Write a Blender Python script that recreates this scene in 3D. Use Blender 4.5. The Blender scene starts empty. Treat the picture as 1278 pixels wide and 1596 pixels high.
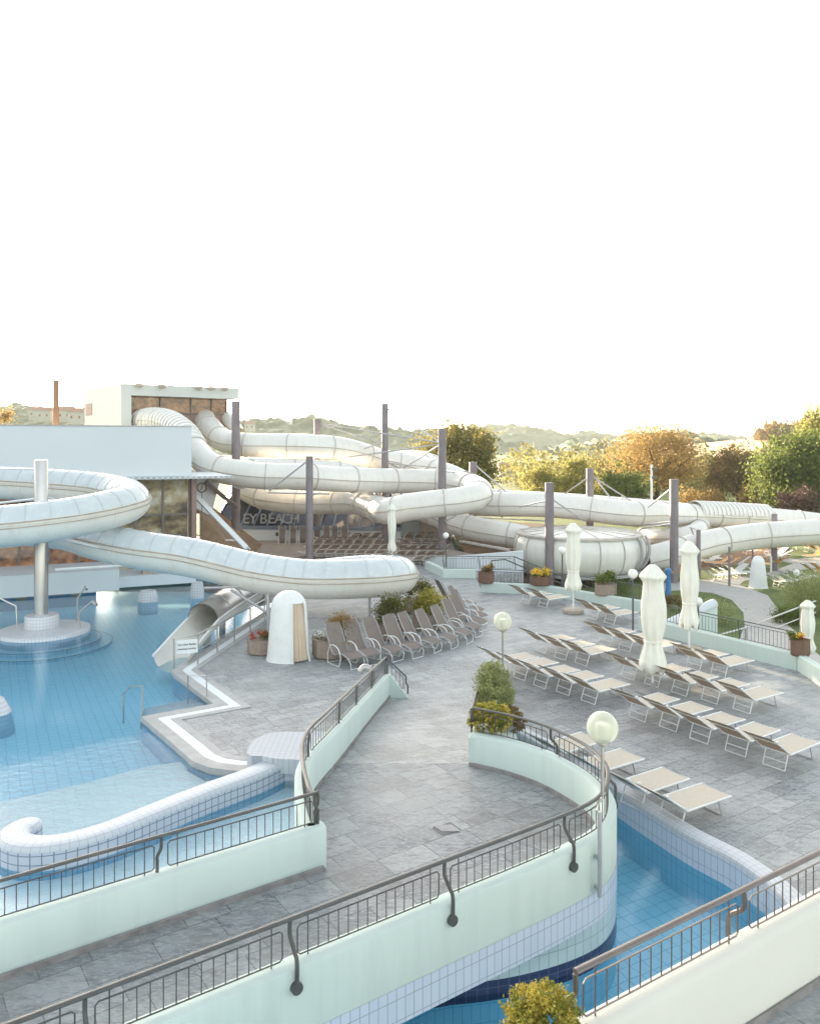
import bpy, math, random
from mathutils import Vector, noise, Matrix
random.seed(7)
R = math.radians
scene = bpy.context.scene
col = scene.collection
F, YH, UC, H = 1243.0, 690.0, 639.0, 7.0      # focal length in px, horizon row, centre column, eye height

def G(u, v, z=0.0):
    d = (H - z) * F / (v - YH)
    return Vector(((u - UC) * d / F, d, z))
def D(u, v, d):
    return Vector(((u - UC) * d / F, d, H - (v - YH) * d / F))

# ------------------------------------------------------------------ materials
MATS = {}
class NT:
    def __init__(s, name):
        s.m = bpy.data.materials.new(name); s.m.use_nodes = True
        s.t = s.m.node_tree; s.t.nodes.clear()
        s.out = s.n('ShaderNodeOutputMaterial'); s.geo = s.n('ShaderNodeNewGeometry')
    def n(s, k, **kw):
        x = s.t.nodes.new(k)
        for a, b in kw.items():
            if hasattr(x, a) and a not in ('Scale',): setattr(x, a, b)
        return x
    def l(s, a, b): s.t.links.new(a, b)
    def pos(s): return s.geo.outputs['Position']
    def mapping(s, vec, scale=(1, 1, 1), rot=(0, 0, 0), loc=(0, 0, 0)):
        m = s.n('ShaderNodeMapping'); s.l(vec, m.inputs['Vector'])
        m.inputs['Scale'].default_value = scale; m.inputs['Rotation'].default_value = rot; m.inputs['Location'].default_value = loc
        return m.outputs[0]
    def noise(s, vec, scale, detail=4, rough=0.55):
        x = s.n('ShaderNodeTexNoise'); s.l(vec, x.inputs['Vector'])
        x.inputs['Scale'].default_value = scale; x.inputs['Detail'].default_value = detail; x.inputs['Roughness'].default_value = rough
        return x.outputs['Fac']
    def ramp(s, fac, stops):
        r = s.n('ShaderNodeValToRGB'); s.l(fac, r.inputs[0])
        e = r.color_ramp.elements
        while len(e) < len(stops): e.new(0.5)
        for i, (p, c) in enumerate(stops): e[i].position = p; e[i].color = (*c, 1)
        return r.outputs[0]
    def mix(s, fac, a, b, mode='MIX'):
        x = s.n('ShaderNodeMix'); x.data_type = 'RGBA'; x.blend_type = mode
        for sock, v in ((x.inputs[0], fac), (x.inputs[6], a), (x.inputs[7], b)):
            if isinstance(v, bpy.types.NodeSocket): s.l(v, sock)
            elif isinstance(v, (int, float)): sock.default_value = v
            else: sock.default_value = (*v, 1)
        return x.outputs[2]
    def math(s, op, a, b=0.5):
        x = s.n('ShaderNodeMath'); x.operation = op
        for sock, v in ((x.inputs[0], a), (x.inputs[1], b)):
            if isinstance(v, bpy.types.NodeSocket): s.l(v, sock)
            else: sock.default_value = v
        return x.outputs[0]
    def bump(s, h, strength=0.3, dist=0.01):
        b = s.n('ShaderNodeBump'); s.l(h, b.inputs['Height']); b.inputs['Strength'].default_value = strength; b.inputs['Distance'].default_value = dist
        return b.outputs[0]
    def bsdf(s, color, rough=0.6, metal=0.0, normal=None, spec=None, **kw):
        p = s.n('ShaderNodeBsdfPrincipled')
        for k, v in (('Base Color', color), ('Roughness', rough), ('Metallic', metal)):
            if isinstance(v, bpy.types.NodeSocket): s.l(v, p.inputs[k])
            elif isinstance(v, tuple): p.inputs[k].default_value = (*v, 1)
            else: p.inputs[k].default_value = v
        if spec is not None: p.inputs['Specular IOR Level'].default_value = spec
        if normal: s.l(normal, p.inputs['Normal'])
        for k, v in kw.items(): p.inputs[k.replace('_', ' ')].default_value = v
        return p.outputs[0]
    def done(s, sh): s.l(sh, s.out.inputs['Surface']); return s.m

def painted(name, c, rough=0.55, var=0.12, scale=1.2, dirt=None, metal=0.0, bump=0.15, streak=False):
    t = NT(name); p = t.pos()
    n1 = t.noise(p, scale, 6); n2 = t.noise(p, scale * 12, 3)
    lo = tuple(x * (1 - var) for x in c); hi = tuple(min(1, x * (1 + var * .6)) for x in c)
    cc = t.ramp(n1, [(0.3, lo), (0.7, hi)])
    if dirt:
        q = t.mapping(p, (1.3, 1.3, .12) if streak else (1, 1, 1))
        n3 = t.noise(q, 3.1, 7, .65)
        f = t.ramp(n3, [(0.5, (0, 0, 0)), (0.78, (.75, .75, .75))])
        cc = t.mix(f, cc, dirt)
    nb = t.bump(n2, bump, .01)
    return t.done(t.bsdf(cc, rough, metal, nb))

def grid_tiles(name, c1, c2, grout, w, h, use_uv=True, rot=0, rough=.3, mortar=.006, var=.5, underwater=None, wavy=0):
    t = NT(name)
    if use_uv:
        uv = t.n('ShaderNodeUVMap'); vec = uv.outputs[0]
    else: vec = t.mapping(t.pos(), (1, 1, 1), (0, 0, rot))
    if wavy:
        nn = t.n('ShaderNodeTexNoise'); t.l(t.mapping(t.pos(), (1, 1.6, 1)), nn.inputs['Vector']); nn.inputs['Scale'].default_value = 2.6; nn.inputs['Detail'].default_value = 3
        va = t.n('ShaderNodeVectorMath'); va.operation = 'MULTIPLY_ADD'; t.l(nn.outputs['Color'], va.inputs[0]); va.inputs[1].default_value = (wavy, wavy, 0); t.l(vec, va.inputs[2]); vec = va.outputs[0]
    b = t.n('ShaderNodeTexBrick'); t.l(vec, b.inputs['Vector'])
    b.offset = 0; b.squash = 1
    b.inputs['Scale'].default_value = 1; b.inputs['Brick Width'].default_value = w; b.inputs['Row Height'].default_value = h
    b.inputs['Mortar Size'].default_value = mortar; b.inputs['Mortar Smooth'].default_value = .1
    b.inputs['Color1'].default_value = (*c1, 1); b.inputs['Color2'].default_value = (*c2, 1); b.inputs['Mortar'].default_value = (*grout, 1)
    n = t.noise(t.pos(), 1.1, 5)
    cc = t.mix(t.math('MULTIPLY', n, var * .5), b.outputs['Color'], tuple(x * .75 for x in c1))
    if underwater:
        sx = t.n('ShaderNodeSeparateXYZ'); t.l(t.pos(), sx.inputs[0])
        lt = t.math('LESS_THAN', sx.outputs[2], underwater[0])
        cc = t.mix(lt, cc, t.mix(b.outputs['Fac'], underwater[1], underwater[2]))
    bm = t.bump(t.math('SUBTRACT', 1, b.outputs['Fac']), .35, .004)
    return t.done(t.bsdf(cc, rough, 0, bm))

def slate(name, rot, bright=1.0, w=.74, h=.38):
    t = NT(name); p = t.mapping(t.pos(), (1, 1, 1), (0, 0, rot))
    b = t.n('ShaderNodeTexBrick'); t.l(p, b.inputs['Vector'])
    b.offset = .37; b.squash = .7; b.squash_frequency = 3
    b.inputs['Scale'].default_value = 1; b.inputs['Brick Width'].default_value = w; b.inputs['Row Height'].default_value = h
    b.inputs['Mortar Size'].default_value = .007; b.inputs['Mortar Smooth'].default_value = .2; b.inputs['Bias'].default_value = 0
    k = bright
    b.inputs['Color1'].default_value = (.21 * k, .225 * k, .235 * k, 1); b.inputs['Color2'].default_value = (.35 * k, .362 * k, .365 * k, 1); b.inputs['Mortar'].default_value = (.07 * k, .075 * k, .08 * k, 1)
    q = t.mapping(t.pos(), (1, 2.6, 1), (0, 0, rot + .5))
    w1 = t.noise(q, 3.4, 10, .78); w2 = t.noise(t.pos(), .35, 5); w3 = t.noise(q, 14, 6, .7)
    v = t.ramp(w1, [(.36, (.36, .37, .41)), (.47, (.86, .86, .88)), (.55, (1.14, 1.14, 1.14))])
    cc = t.mix(1, b.outputs['Color'], v, 'MULTIPLY')
    cc = t.mix(t.math('MULTIPLY', t.ramp(w3, [(.5, (0, 0, 0)), (.62, (1, 1, 1))]), .55), cc, (.56 * k, .58 * k, .58 * k))
    cc = t.mix(t.ramp(w2, [(.42, (0, 0, 0)), (.68, (.4, .4, .4))]), cc, (.44 * k, .455 * k, .44 * k))
    w4 = t.noise(t.mapping(t.pos(), (1, 1, 1), (0, 0, 0), (31, 7, 0)), .8, 6, .7)
    cc = t.mix(t.ramp(w4, [(.5, (0, 0, 0)), (.66, (.5, .5, .5))]), cc, (.19 * k, .185 * k, .17 * k))
    hgt = t.math('ADD', t.math('MULTIPLY', w3, .35), t.math('MULTIPLY', t.math('SUBTRACT', 1, b.outputs['Fac']), .8))
    return t.done(t.bsdf(cc, t.ramp(w1, [(.3, (.42,) * 3), (.7, (.68,) * 3)]), 0, t.bump(hgt, .5, .012)))

def foliage(name, stops, trans=.35, scale=.9):
    t = NT(name)
    n = t.noise(t.pos(), scale, 3); n2 = t.noise(t.pos(), scale * 9, 2)
    f = t.math('ADD', t.math('MULTIPLY', n, .55), t.math('MULTIPLY', n2, .45))
    cc = t.ramp(f, stops)
    d = t.bsdf(cc, .65, 0, spec=.25)
    tr = t.n('ShaderNodeBsdfTranslucent'); t.l(t.mix(.5, cc, tuple(min(1, x * 1.7) for x in stops[-1][1])), tr.inputs[0])
    mx = t.n('ShaderNodeMixShader'); mx.inputs[0].default_value = trans
    t.l(d, mx.inputs[1]); t.l(tr.outputs[0], mx.inputs[2])
    return t.done(mx.outputs[0])

def glassy(name, c, rough=.05, var=.5, spec=.9):
    t = NT(name); n = t.noise(t.pos(), .6, 3)
    cc = t.mix(n, c, tuple(x * var for x in c))
    return t.done(t.bsdf(cc, rough, .0, t.bump(t.noise(t.pos(), 1.3, 1), .04, .05), spec))

def reflection_tones(name, stops, sc):  # window reflections are put into the colour as noise tones
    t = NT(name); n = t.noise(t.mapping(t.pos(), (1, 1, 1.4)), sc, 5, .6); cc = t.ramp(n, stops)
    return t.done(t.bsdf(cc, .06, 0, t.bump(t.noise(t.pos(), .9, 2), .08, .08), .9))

def water_mat():
    t = NT('water'); p = t.pos()
    n1 = t.noise(t.mapping(p, (1, 1.8, 1), (0, 0, .3)), 3.2, 4, .5); n2 = t.noise(t.mapping(p, (1, 2.4, 1), (0, 0, .5)), 11, 3)
    # livelier ripples near the curved rim where the water runs in
    sx = t.n('ShaderNodeVectorMath'); sx.operation = 'DISTANCE'; t.l(p, sx.inputs[0]); sx.inputs[1].default_value = (-5.2, 15.6, -.1)
    mr = t.n('ShaderNodeMapRange'); t.l(sx.outputs['Value'], mr.inputs[0])
    mr.inputs[1].default_value = 1.2; mr.inputs[2].default_value = 4.2; mr.inputs[3].default_value = 1.0; mr.inputs[4].default_value = .075
    h = t.math('MULTIPLY', t.math('ADD', n1, t.math('MULTIPLY', n2, .4)), mr.outputs[0])
    b = t.bump(h, 1.0, .085)
    fr = t.n('ShaderNodeFresnel'); fr.inputs[0].default_value = 1.33; t.l(b, fr.inputs['Normal'])
    tr = t.n('ShaderNodeBsdfTransparent'); tr.inputs[0].default_value = (.79, .945, 1.0, 1)
    gl = t.n('ShaderNodeBsdfGlossy'); gl.inputs['Roughness'].default_value = .02; t.l(b, gl.inputs['Normal']); gl.inputs[0].default_value = (1, 1, 1, 1)
    mx = t.n('ShaderNodeMixShader'); t.l(fr.outputs[0], mx.inputs[0]); t.l(tr.outputs[0], mx.inputs[1]); t.l(gl.outputs[0], mx.inputs[2])
    return t.done(mx.outputs[0])

TR = R(-33.5)
M = dict(
    slate=slate('slate_paving', TR, 1.03), slate_bridge=slate('slate_bridge', R(-34.8), .85, .84, .48),
    mint=painted('mint_render', (.56, .65, .605), .8, .05, .7, (.49, .57, .53), streak=True, bump=.3),
    sunlit_wall=painted('sunlit_mint_render', (.72, .70, .61), .8, .05, .7, bump=.3),  # mint wall; warm reflected sunlight is put into its cream colour
    skirt=painted('skirting', (.27, .25, .24), .7, .3, 6),
    coping=grid_tiles('coping_tile', (.60, .62, .66), (.57, .60, .64), (.42, .45, .50), .125, .09, rough=.5),
    walltile=grid_tiles('wall_tile', (.62, .68, .78), (.58, .65, .76), (.30, .35, .42), .125, .25, underwater=(-.38, (.38, .70, .84), (.22, .52, .68))),
    rimtile=grid_tiles('rim_tile', (.56, .60, .68), (.53, .57, .66), (.16, .20, .27), .15, .15, mortar=.009, underwater=(-.1, (.2, .5, .70), (.12, .34, .52))),
    piertile=grid_tiles('pier_tile', (.50, .62, .66), (.46, .58, .62), (.28, .34, .38), .15, .3),
    navytile=grid_tiles('navy_tile', (.025, .035, .10), (.03, .045, .12), (.09, .11, .2), .15, .3),
    floorblue=grid_tiles('pool_floor_tile', (.48, .82, .95), (.50, .84, .96), (.30, .64, .80), .25, .25, False, R(-28), mortar=.012, wavy=.10),
    floorpale=grid_tiles('shelf_floor_tile', (.95, .97, .96), (.94, .96, .95), (.76, .84, .86), .25, .25, False, R(-28), wavy=.16),
    whitetile=grid_tiles('white_tile', (.64, .64, .66), (.60, .61, .64), (.30, .33, .38), .12, .12, underwater=(-.1, (.36, .62, .74), (.22, .46, .6))),
    topmosaic=grid_tiles('top_mosaic', (.54, .56, .59), (.51, .54, .57), (.36, .38, .42), .12, .12, False, rough=.7),
    band=painted('gutter_white', (.72, .76, .78), .5, .05, 2), gutter=painted('gutter_stone', (.42, .42, .41), .6, .15, 3),
    rail=painted('rail_paint', (.085, .085, .08), .5, .2, 5, (.12, .10, .085)), railbright=painted('steel_rail_bronze', (.20, .17, .15), .35, .15, 5, metal=.5),
    steel=painted('stainless', (.50, .48, .46), .32, .06, 2, metal=.9), galv=painted('galvanised', (.44, .44, .45), .5, .15, 3, metal=.4),
    whitemetal=painted('white_metal', (.74, .75, .74), .4, .05, 3), darkpost=painted('dark_post', (.10, .10, .10), .5, .1, 3),
    post=painted('post_paint', (.21, .18, .19), .65, .18, 1.4, (.13, .10, .10), streak=True),
    tubew=painted('tube_white', (.74, .725, .68), .28, .04, .5, (.62, .58, .50), streak=True, bump=.03),
    tubetop=painted('tube_cover', (.55, .60, .62), .16, .06, .5, (.72, .72, .70), bump=.02),
    tubelow=painted('tube_lower', (.72, .71, .66), .3, .05, .5, (.62, .57, .49), streak=True, bump=.03),
    seam=painted('tube_seam', (.40, .34, .29), .6, .2, 3), ring=painted('tube_ring', (.52, .48, .43), .6, .2, 3), ringlight=painted('cover_rib', (.50, .54, .56), .4, .1, 3),
    hall=painted('hall_white', (.60, .64, .66), .6, .03, .3), tower=painted('tower_white', (.50, .54, .53), .6, .04, .4),
    brown=painted('brown_panel', (.28, .18, .15), .6, .15, 1), bark=painted('bark', (.10, .075, .05), .9, .3, 4, bump=.8),
    brownreflect=reflection_tones('brown_glass_reflection', [(.35, (.07, .035, .02)), (.5, (.25, .12, .06)), (.62, (.36, .19, .10)), (.68, (.5, .42, .34))], 1.3), blueglass=glassy('blue_glass', (.05, .06, .09), .04, .5),
    goldreflect=reflection_tones('gold_glass_reflection', [(.36, (.05, .04, .03)), (.47, (.18, .13, .07)), (.56, (.34, .27, .15)), (.66, (.50, .46, .36))], .8),
    blueframe=painted('blue_frame', (.17, .21, .28), .5, .1, 2), brownframe=painted('brown_frame', (.16, .13, .11), .5, .1, 2),
    canvas=painted('canvas', (.80, .79, .70), .85, .06, 3, (.66, .65, .55), streak=True, bump=.4),
    fabric=painted('lounger_fabric', (.52, .47, .39), .8, .05, 8, bump=.4), fabricshade=painted('lounger_underside_shade', (.44, .33, .23), .8, .1, 8, bump=.4),  # second fabric: shade under the loungers is put into its browner colour
    fabrictan=painted('terrace_fabric', (.44, .33, .26), .8, .1, 8), sling=painted('recliner_sling', (.20, .165, .145), .75, .1, 6, bump=.4), orange=painted('orange_cushion', (.75, .34, .07), .8, .1, 5),
    granite=painted('granite_planter', (.33, .26, .21), .85, .3, 22, (.20, .16, .14), bump=.6), terracotta=painted('terracotta', (.17, .10, .07), .85, .15, 5),
    shell=painted('shelter_shell', (.74, .75, .74), .4, .03, .6, (.64, .63, .58), bump=.04), folddoor=painted('folding_door', (.62, .50, .38), .6, .08, 2),
    concrete=painted('concrete', (.46, .44, .41), .85, .15, 1.5, (.33, .31, .28)), stonebase=painted('stone_base', (.40, .35, .29), .85, .2, 3),
    lawn=painted('lawn', (.115, .165, .04), .95, .45, .5, (.17, .15, .06), bump=.9), path=grid_tiles('path_paving', (.46, .45, .42), (.40, .40, .38), (.30, .30, .28), .3, .2, False, .2, .8),
    soil=painted('bank_soil', (.25, .16, .10), .95, .3, 2.5, (.12, .12, .06), bump=.8), brownpave=painted('brown_paving', (.36, .31, .27), .85, .15, 1.8, (.27, .23, .2)),
    field=painted('stubble_field', (.52, .36, .22), .95, .15, .02), blueplastic=painted('blue_plastic', (.07, .22, .48), .5, .1, 3),
    leafgreen=foliage('leaf_green', [(.25, (.03, .055, .012)), (.5, (.085, .13, .03)), (.75, (.2, .23, .06))]),
    leafdark=foliage('leaf_dark', [(.25, (.04, .055, .015)), (.5, (.12, .13, .035)), (.75, (.30, .24, .07))]),
    leafyellow=foliage('leaf_yellow', [(.25, (.10, .11, .025)), (.5, (.22, .22, .06)), (.75, (.36, .33, .11))], .4),
    leaforange=foliage('leaf_orange', [(.25, (.10, .06, .02)), (.5, (.24, .155, .05)), (.75, (.40, .28, .10))], .4),
    leafbrown=foliage('leaf_brown', [(.25, (.06, .045, .02)), (.5, (.15, .11, .045)), (.75, (.28, .2, .08))], .3),
    stepblue=painted('step_tile', (.22, .42, .55), .3, .1, 4),
    rust=painted('rust_red_paint', (.34, .18, .10), .7, .15, 2),
    leafolive=foliage('leaf_olive', [(.25, (.06, .07, .02)), (.5, (.16, .15, .05)), (.75, (.3, .27, .1))], .35),
    leafpurple=foliage('leaf_purple', [(.25, (.04, .022, .02)), (.5, (.08, .045, .04)), (.75, (.13, .085, .065))], .2),
    leafgold=foliage('leaf_gold_tips', [(.36, (.05, .085, .015)), (.48, (.16, .18, .03)), (.6, (.66, .50, .10))], .25, 7),
    leafpale=foliage('leaf_pale', [(.3, (.10, .13, .05)), (.5, (.22, .25, .10)), (.7, (.42, .43, .2))], .25, 4),
    petalwhite=painted('petal_white', (.8, .78, .72), .7, .1, 9), petalyellow=painted('petal_yellow', (.8, .55, .04), .7, .2, 9), petalred=painted('petal_red', (.45, .08, .04), .7, .2, 9),
    forest=foliage('forest_canopy', [(.28, (.018, .042, .018)), (.5, (.045, .085, .032)), (.75, (.09, .13, .05))], .1, .06),
    roof=painted('roof_tile', (.35, .2, .14), .8, .15, 2), housewall=painted('house_wall', (.42, .41, .38), .8, .05, 1),
)
M['sling_in'] = M['sling']
def globe_mat():
    t = NT('globe_glass')
    lw = t.n('ShaderNodeLayerWeight'); lw.inputs[0].default_value = .35
    tr = t.n('ShaderNodeBsdfTransparent'); tr.inputs[0].default_value = (.95, .96, .88, 1)
    g = t.bsdf((.85, .85, .72), .08, 0, t.bump(t.noise(t.pos(), 3, 2), .05, .02))
    mx = t.n('ShaderNodeMixShader'); mr = t.math('ADD', t.math('MULTIPLY', lw.outputs['Facing'], .4), .42)
    t.l(mr, mx.inputs[0]); t.l(tr.outputs[0], mx.inputs[1]); t.l(g, mx.inputs[2]); return t.done(mx.outputs[0])
M['globe'] = globe_mat()
M['opal'] = painted('opal_globe', (.82, .82, .78), .2, .03, 2, bump=.02)
M['water'] = water_mat()

# ------------------------------------------------------------------ mesh building
def V(*a): return Vector(a)
def sm(pts, k=6, closed=False):                                   # Catmull-Rom
    pts = [Vector(p) for p in pts]; n = len(pts); out = []
    rng = range(n if closed else n - 1)
    for i in rng:
        g = (lambda j: pts[j % n]) if closed else (lambda j: pts[min(max(j, 0), n - 1)])
        p0, p1, p2, p3 = g(i - 1), g(i), g(i + 1), g(i + 2)
        for j in range(k):
            t = j / k
            out.append(.5 * ((2 * p1) + (-p0 + p2) * t + (2 * p0 - 5 * p1 + 4 * p2 - p3) * t * t + (-p0 + 3 * p1 - 3 * p2 + p3) * t ** 3))
    if not closed: out.append(pts[-1].copy())
    return out
def resample(pts, step):
    out = [pts[0].copy()]; acc = 0
    for a, b in zip(pts[:-1], pts[1:]):
        L = (b - a).length
        while acc + L >= step and L > 1e-9:
            t = (step - acc) / L; a = a.lerp(b, t); out.append(a.copy()); L = (b - a).length; acc = 0
        acc += L
    if (out[-1] - pts[-1]).length > step * .3: out.append(pts[-1].copy())
    return out

class MB:
    def __init__(s): s.v = []; s.f = []; s.uv = []; s.mi = []; s.cur = 0
    def face(s, idx, uv=None):
        s.f.append(tuple(idx)); s.uv.append(uv); s.mi.append(s.cur)
    def quad(s, a, b, c, d, uv=None):
        i = len(s.v); s.v += [Vector(a), Vector(b), Vector(c), Vector(d)]; s.face((i, i + 1, i + 2, i + 3), uv)
    def box(s, c, size, rz=0, M4=None):
        cx, cy, cz = c; sx, sy, sz = [x / 2 for x in size]; co, si = math.cos(rz), math.sin(rz)
        i = len(s.v)
        for dz in (-sz, sz):
            for dx, dy in ((-sx, -sy), (sx, -sy), (sx, sy), (-sx, sy)):
                p = Vector((cx + dx * co - dy * si, cy + dx * si + dy * co, cz + dz))
                s.v.append(M4 @ p if M4 else p)
        for q in ((3, 2, 1, 0), (4, 5, 6, 7), (0, 1, 5, 4), (1, 2, 6, 5), (2, 3, 7, 6), (3, 0, 4, 7)): s.face([i + k for k in q])
        return s
    def tube(s, pts, r, n=8, cap=True, squash=1.0):
        pts = [Vector(p) for p in pts]
        if len(pts) < 2: return s
        rr = r if isinstance(r, (list, tuple)) else [r] * len(pts)
        base = len(s.v); prev = None
        for k, p in enumerate(pts):
            t = (pts[min(k + 1, len(pts) - 1)] - pts[max(k - 1, 0)])
            if t.length < 1e-9: t = Vector((0, 0, 1))
            t.normalize()
            if prev is None:
                up = Vector((0, 0, 1)) if abs(t.z) < .95 else Vector((1, 0, 0))
                a = t.cross(up).normalized()
            else:
                a = prev - t * prev.dot(t)
                a = a.normalized() if a.length > 1e-6 else t.cross(Vector((1, 0, 0))).normalized()
            prev = a; b = a.cross(t).normalized()
            for j in range(n):
                w = 2 * math.pi * j / n
                s.v.append(p + a * math.cos(w) * rr[k] + b * math.sin(w) * rr[k] * squash)
        for k in range(len(pts) - 1):
            for j in range(n):
                j2 = (j + 1) % n; o = base + k * n
                s.face((o + j, o + j2, o + n + j2, o + n + j))
        if cap:
            s.face([base + j for j in range(n)][::-1]); s.face([base + (len(pts) - 1) * n + j for j in range(n)])
        return s
    def lathe(s, prof, c=(0, 0, 0), n=24, sx=1, sy=1, wob=None, cap=True):
        base = len(s.v)
        per = 2 * math.pi * max(r for r, z in prof); acc = 0; vs = []
        for k, (r, z) in enumerate(prof):
            if k: acc += math.hypot(r - prof[k - 1][0], z - prof[k - 1][1])
            vs.append(acc)
            for j in range(n):
                w = 2 * math.pi * j / n; q = r * (wob(w, z) if wob else 1)
                s.v.append(Vector((c[0] + q * math.cos(w) * sx, c[1] + q * math.sin(w) * sy, c[2] + z)))
        for k in range(len(prof) - 1):
            for j in range(n):
                j2 = (j + 1) % n; o = base + k * n
                u0, u1 = per * j / n, per * (j + 1) / n
                s.face((o + j, o + j2, o + n + j2, o + n + j), [(u0, vs[k]), (u1, vs[k]), (u1, vs[k + 1]), (u0, vs[k + 1])])
        if cap:
            s.face([base + j for j in range(n)][::-1]); s.face([base + (len(prof) - 1) * n + j for j in range(n)])
        return s
    def prism(s, poly, z0, z1):
        n = len(poly); i = len(s.v); P = [Vector((p[0], p[1], 0)) for p in poly]
        A = sum(P[k].x * P[(k + 1) % n].y - P[(k + 1) % n].x * P[k].y for k in range(n))
        if A < 0: P = P[::-1]
        for z in (z0, z1):
            for p in P: s.v.append(Vector((p.x, p.y, z)))
        s.face([i + n + k for k in range(n)]); s.face([i + k for k in range(n)][::-1])
        acc = 0
        for k in range(n):
            k2 = (k + 1) % n; L = (P[k2] - P[k]).length
            s.face((i + k, i + k2, i + n + k2, i + n + k), [(acc, z0), (acc + L, z0), (acc + L, z1), (acc, z1)]); acc += L
        return s
    def sweep(s, path, sec, closed_sec=True, caps=True, closed_path=False):
        """sec: (lateral offset to the right, z) list; a function of arclength fraction may be given"""
        path = [Vector(p) for p in path]; n = len(path); base = len(s.v); acc = 0; us = []
        for k, p in enumerate(path):
            if closed_path: ta, tb_ = p - path[k - 1], path[(k + 1) % n] - p
            else: ta, tb_ = p - path[max(k - 1, 0)], path[min(k + 1, n - 1)] - p
            if ta.length < 1e-9: ta = tb_.copy()
            if tb_.length < 1e-9: tb_ = ta.copy()
            ta = Vector((ta.x, ta.y, 0)).normalized(); tb_ = Vector((tb_.x, tb_.y, 0)).normalized()
            t = ta + tb_; t.normalize(); ms = 1 / max(.45, t.dot(ta)); rgt = Vector((t.y, -t.x, 0)) * ms
            if k: acc += (p - path[k - 1]).length
            us.append(acc)
            for (o, z) in sec: s.v.append(Vector((p.x + rgt.x * o, p.y + rgt.y * o, p.z + z)))
        m = len(sec); pv = [0]
        for a, b in zip(sec, list(sec[1:]) + [sec[0]]): pv.append(pv[-1] + math.hypot(a[0] - b[0], a[1] - b[1]))
        for k in range(n if closed_path else n - 1):
            k2 = (k + 1) % n; ub = us[k2] if k2 else acc + (path[0] - path[-1]).length
            for j in range(m if closed_sec else m - 1):
                j2 = (j + 1) % m; a, b = base + k * m, base + k2 * m
                vert = abs(sec[j][0] - sec[j2][0]) < 1e-6
                va, vb = (sec[j][1], sec[j2][1]) if vert else (pv[j], pv[j + 1])
                s.face((a + j, a + j2, b + j2, b + j), [(us[k], va), (us[k], vb), (ub, vb), (ub, va)])
        if caps and closed_sec and not closed_path:
            s.face([base + j for j in range(m)][::-1]); s.face([base + (n - 1) * m + j for j in range(m)])
        return s
    def leaf(s, p, size, nrm=None):
        a = Vector((random.gauss(0, 1), random.gauss(0, 1), random.gauss(0, 1))).normalized()
        b = a.cross(Vector((random.gauss(0, 1), random.gauss(0, 1), random.gauss(0, 1)))).normalized()
        w = size * random.uniform(.6, 1.2); h = w * random.uniform(.45, .8)
        i = len(s.v); s.v += [p - a * w * .5, p + b * h * .5, p + a * w * .5, p - b * h * .5]; s.face((i, i + 1, i + 2, i + 3))
    def build(s, name, mat, parent=None, local=False, smooth=False, mats=None):
        off = Vector((0, 0, 0))
        if parent and not local:
            q = parent
            while q: off = off + q.location; q = q.parent
        me = bpy.data.meshes.new(name); me.from_pydata([tuple(v - off) for v in s.v], [], s.f)
        if any(u for u in s.uv):
            ul = me.uv_layers.new(name='UVMap'); li = 0; data = []
            for f, u in zip(s.f, s.uv):
                if u and len(u) == len(f):
                    for c in u: data += [c[0], c[1]]
                else:
                    for k in f: data += [s.v[k].x, s.v[k].y]
            ul.data.foreach_set('uv', data)
        for m in (mats or [mat]): me.materials.append(m)
        if mats: me.polygons.foreach_set('material_index', s.mi)
        if smooth: me.polygons.foreach_set('use_smooth', [True] * len(me.polygons))
        o = bpy.data.objects.new(name, me); col.objects.link(o)
        if parent: o.parent = parent
        if smooth == 'auto':
            try: me.set_sharp_from_angle(angle=R(40))
            except Exception: pass
        return o

def tag(o, label, cat, group=None):
    o['label'] = label; o['category'] = cat
    if group: o['group'] = group
    return o
def thing(name, label, cat, loc=(0, 0, 0), rz=0, group=None):
    o = bpy.data.objects.new(name, None); col.objects.link(o); o.location = loc; o.rotation_euler = (0, 0, rz)
    o.empty_display_size = .2
    return tag(o, label, cat, group)
def struct(o): o['kind'] = 'structure'; return o
KIDS = {}
def kids(o): return [c for c in bpy.data.objects if c.parent == o]
def dup(root, loc, rz=None, label=None, group=None, ks=None):
    if root.name not in KIDS: KIDS[root.name] = [(c, kids(c)) for c in kids(root)]
    r = root.copy(); col.objects.link(r); r.location = loc
    if rz is not None: r.rotation_euler = (0, 0, rz)
    if label: r['label'] = label
    if group: r['group'] = group
    for c, gs in KIDS[root.name]:
        d = c.copy(); col.objects.link(d); d.parent = r
        for g in gs: e = g.copy(); col.objects.link(e); e.parent = d
    return r
ORD = ['first', 'second', 'third', 'fourth', 'fifth', 'sixth', 'seventh', 'eighth', 'ninth', 'tenth', 'eleventh', 'twelfth', 'thirteenth']

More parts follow.
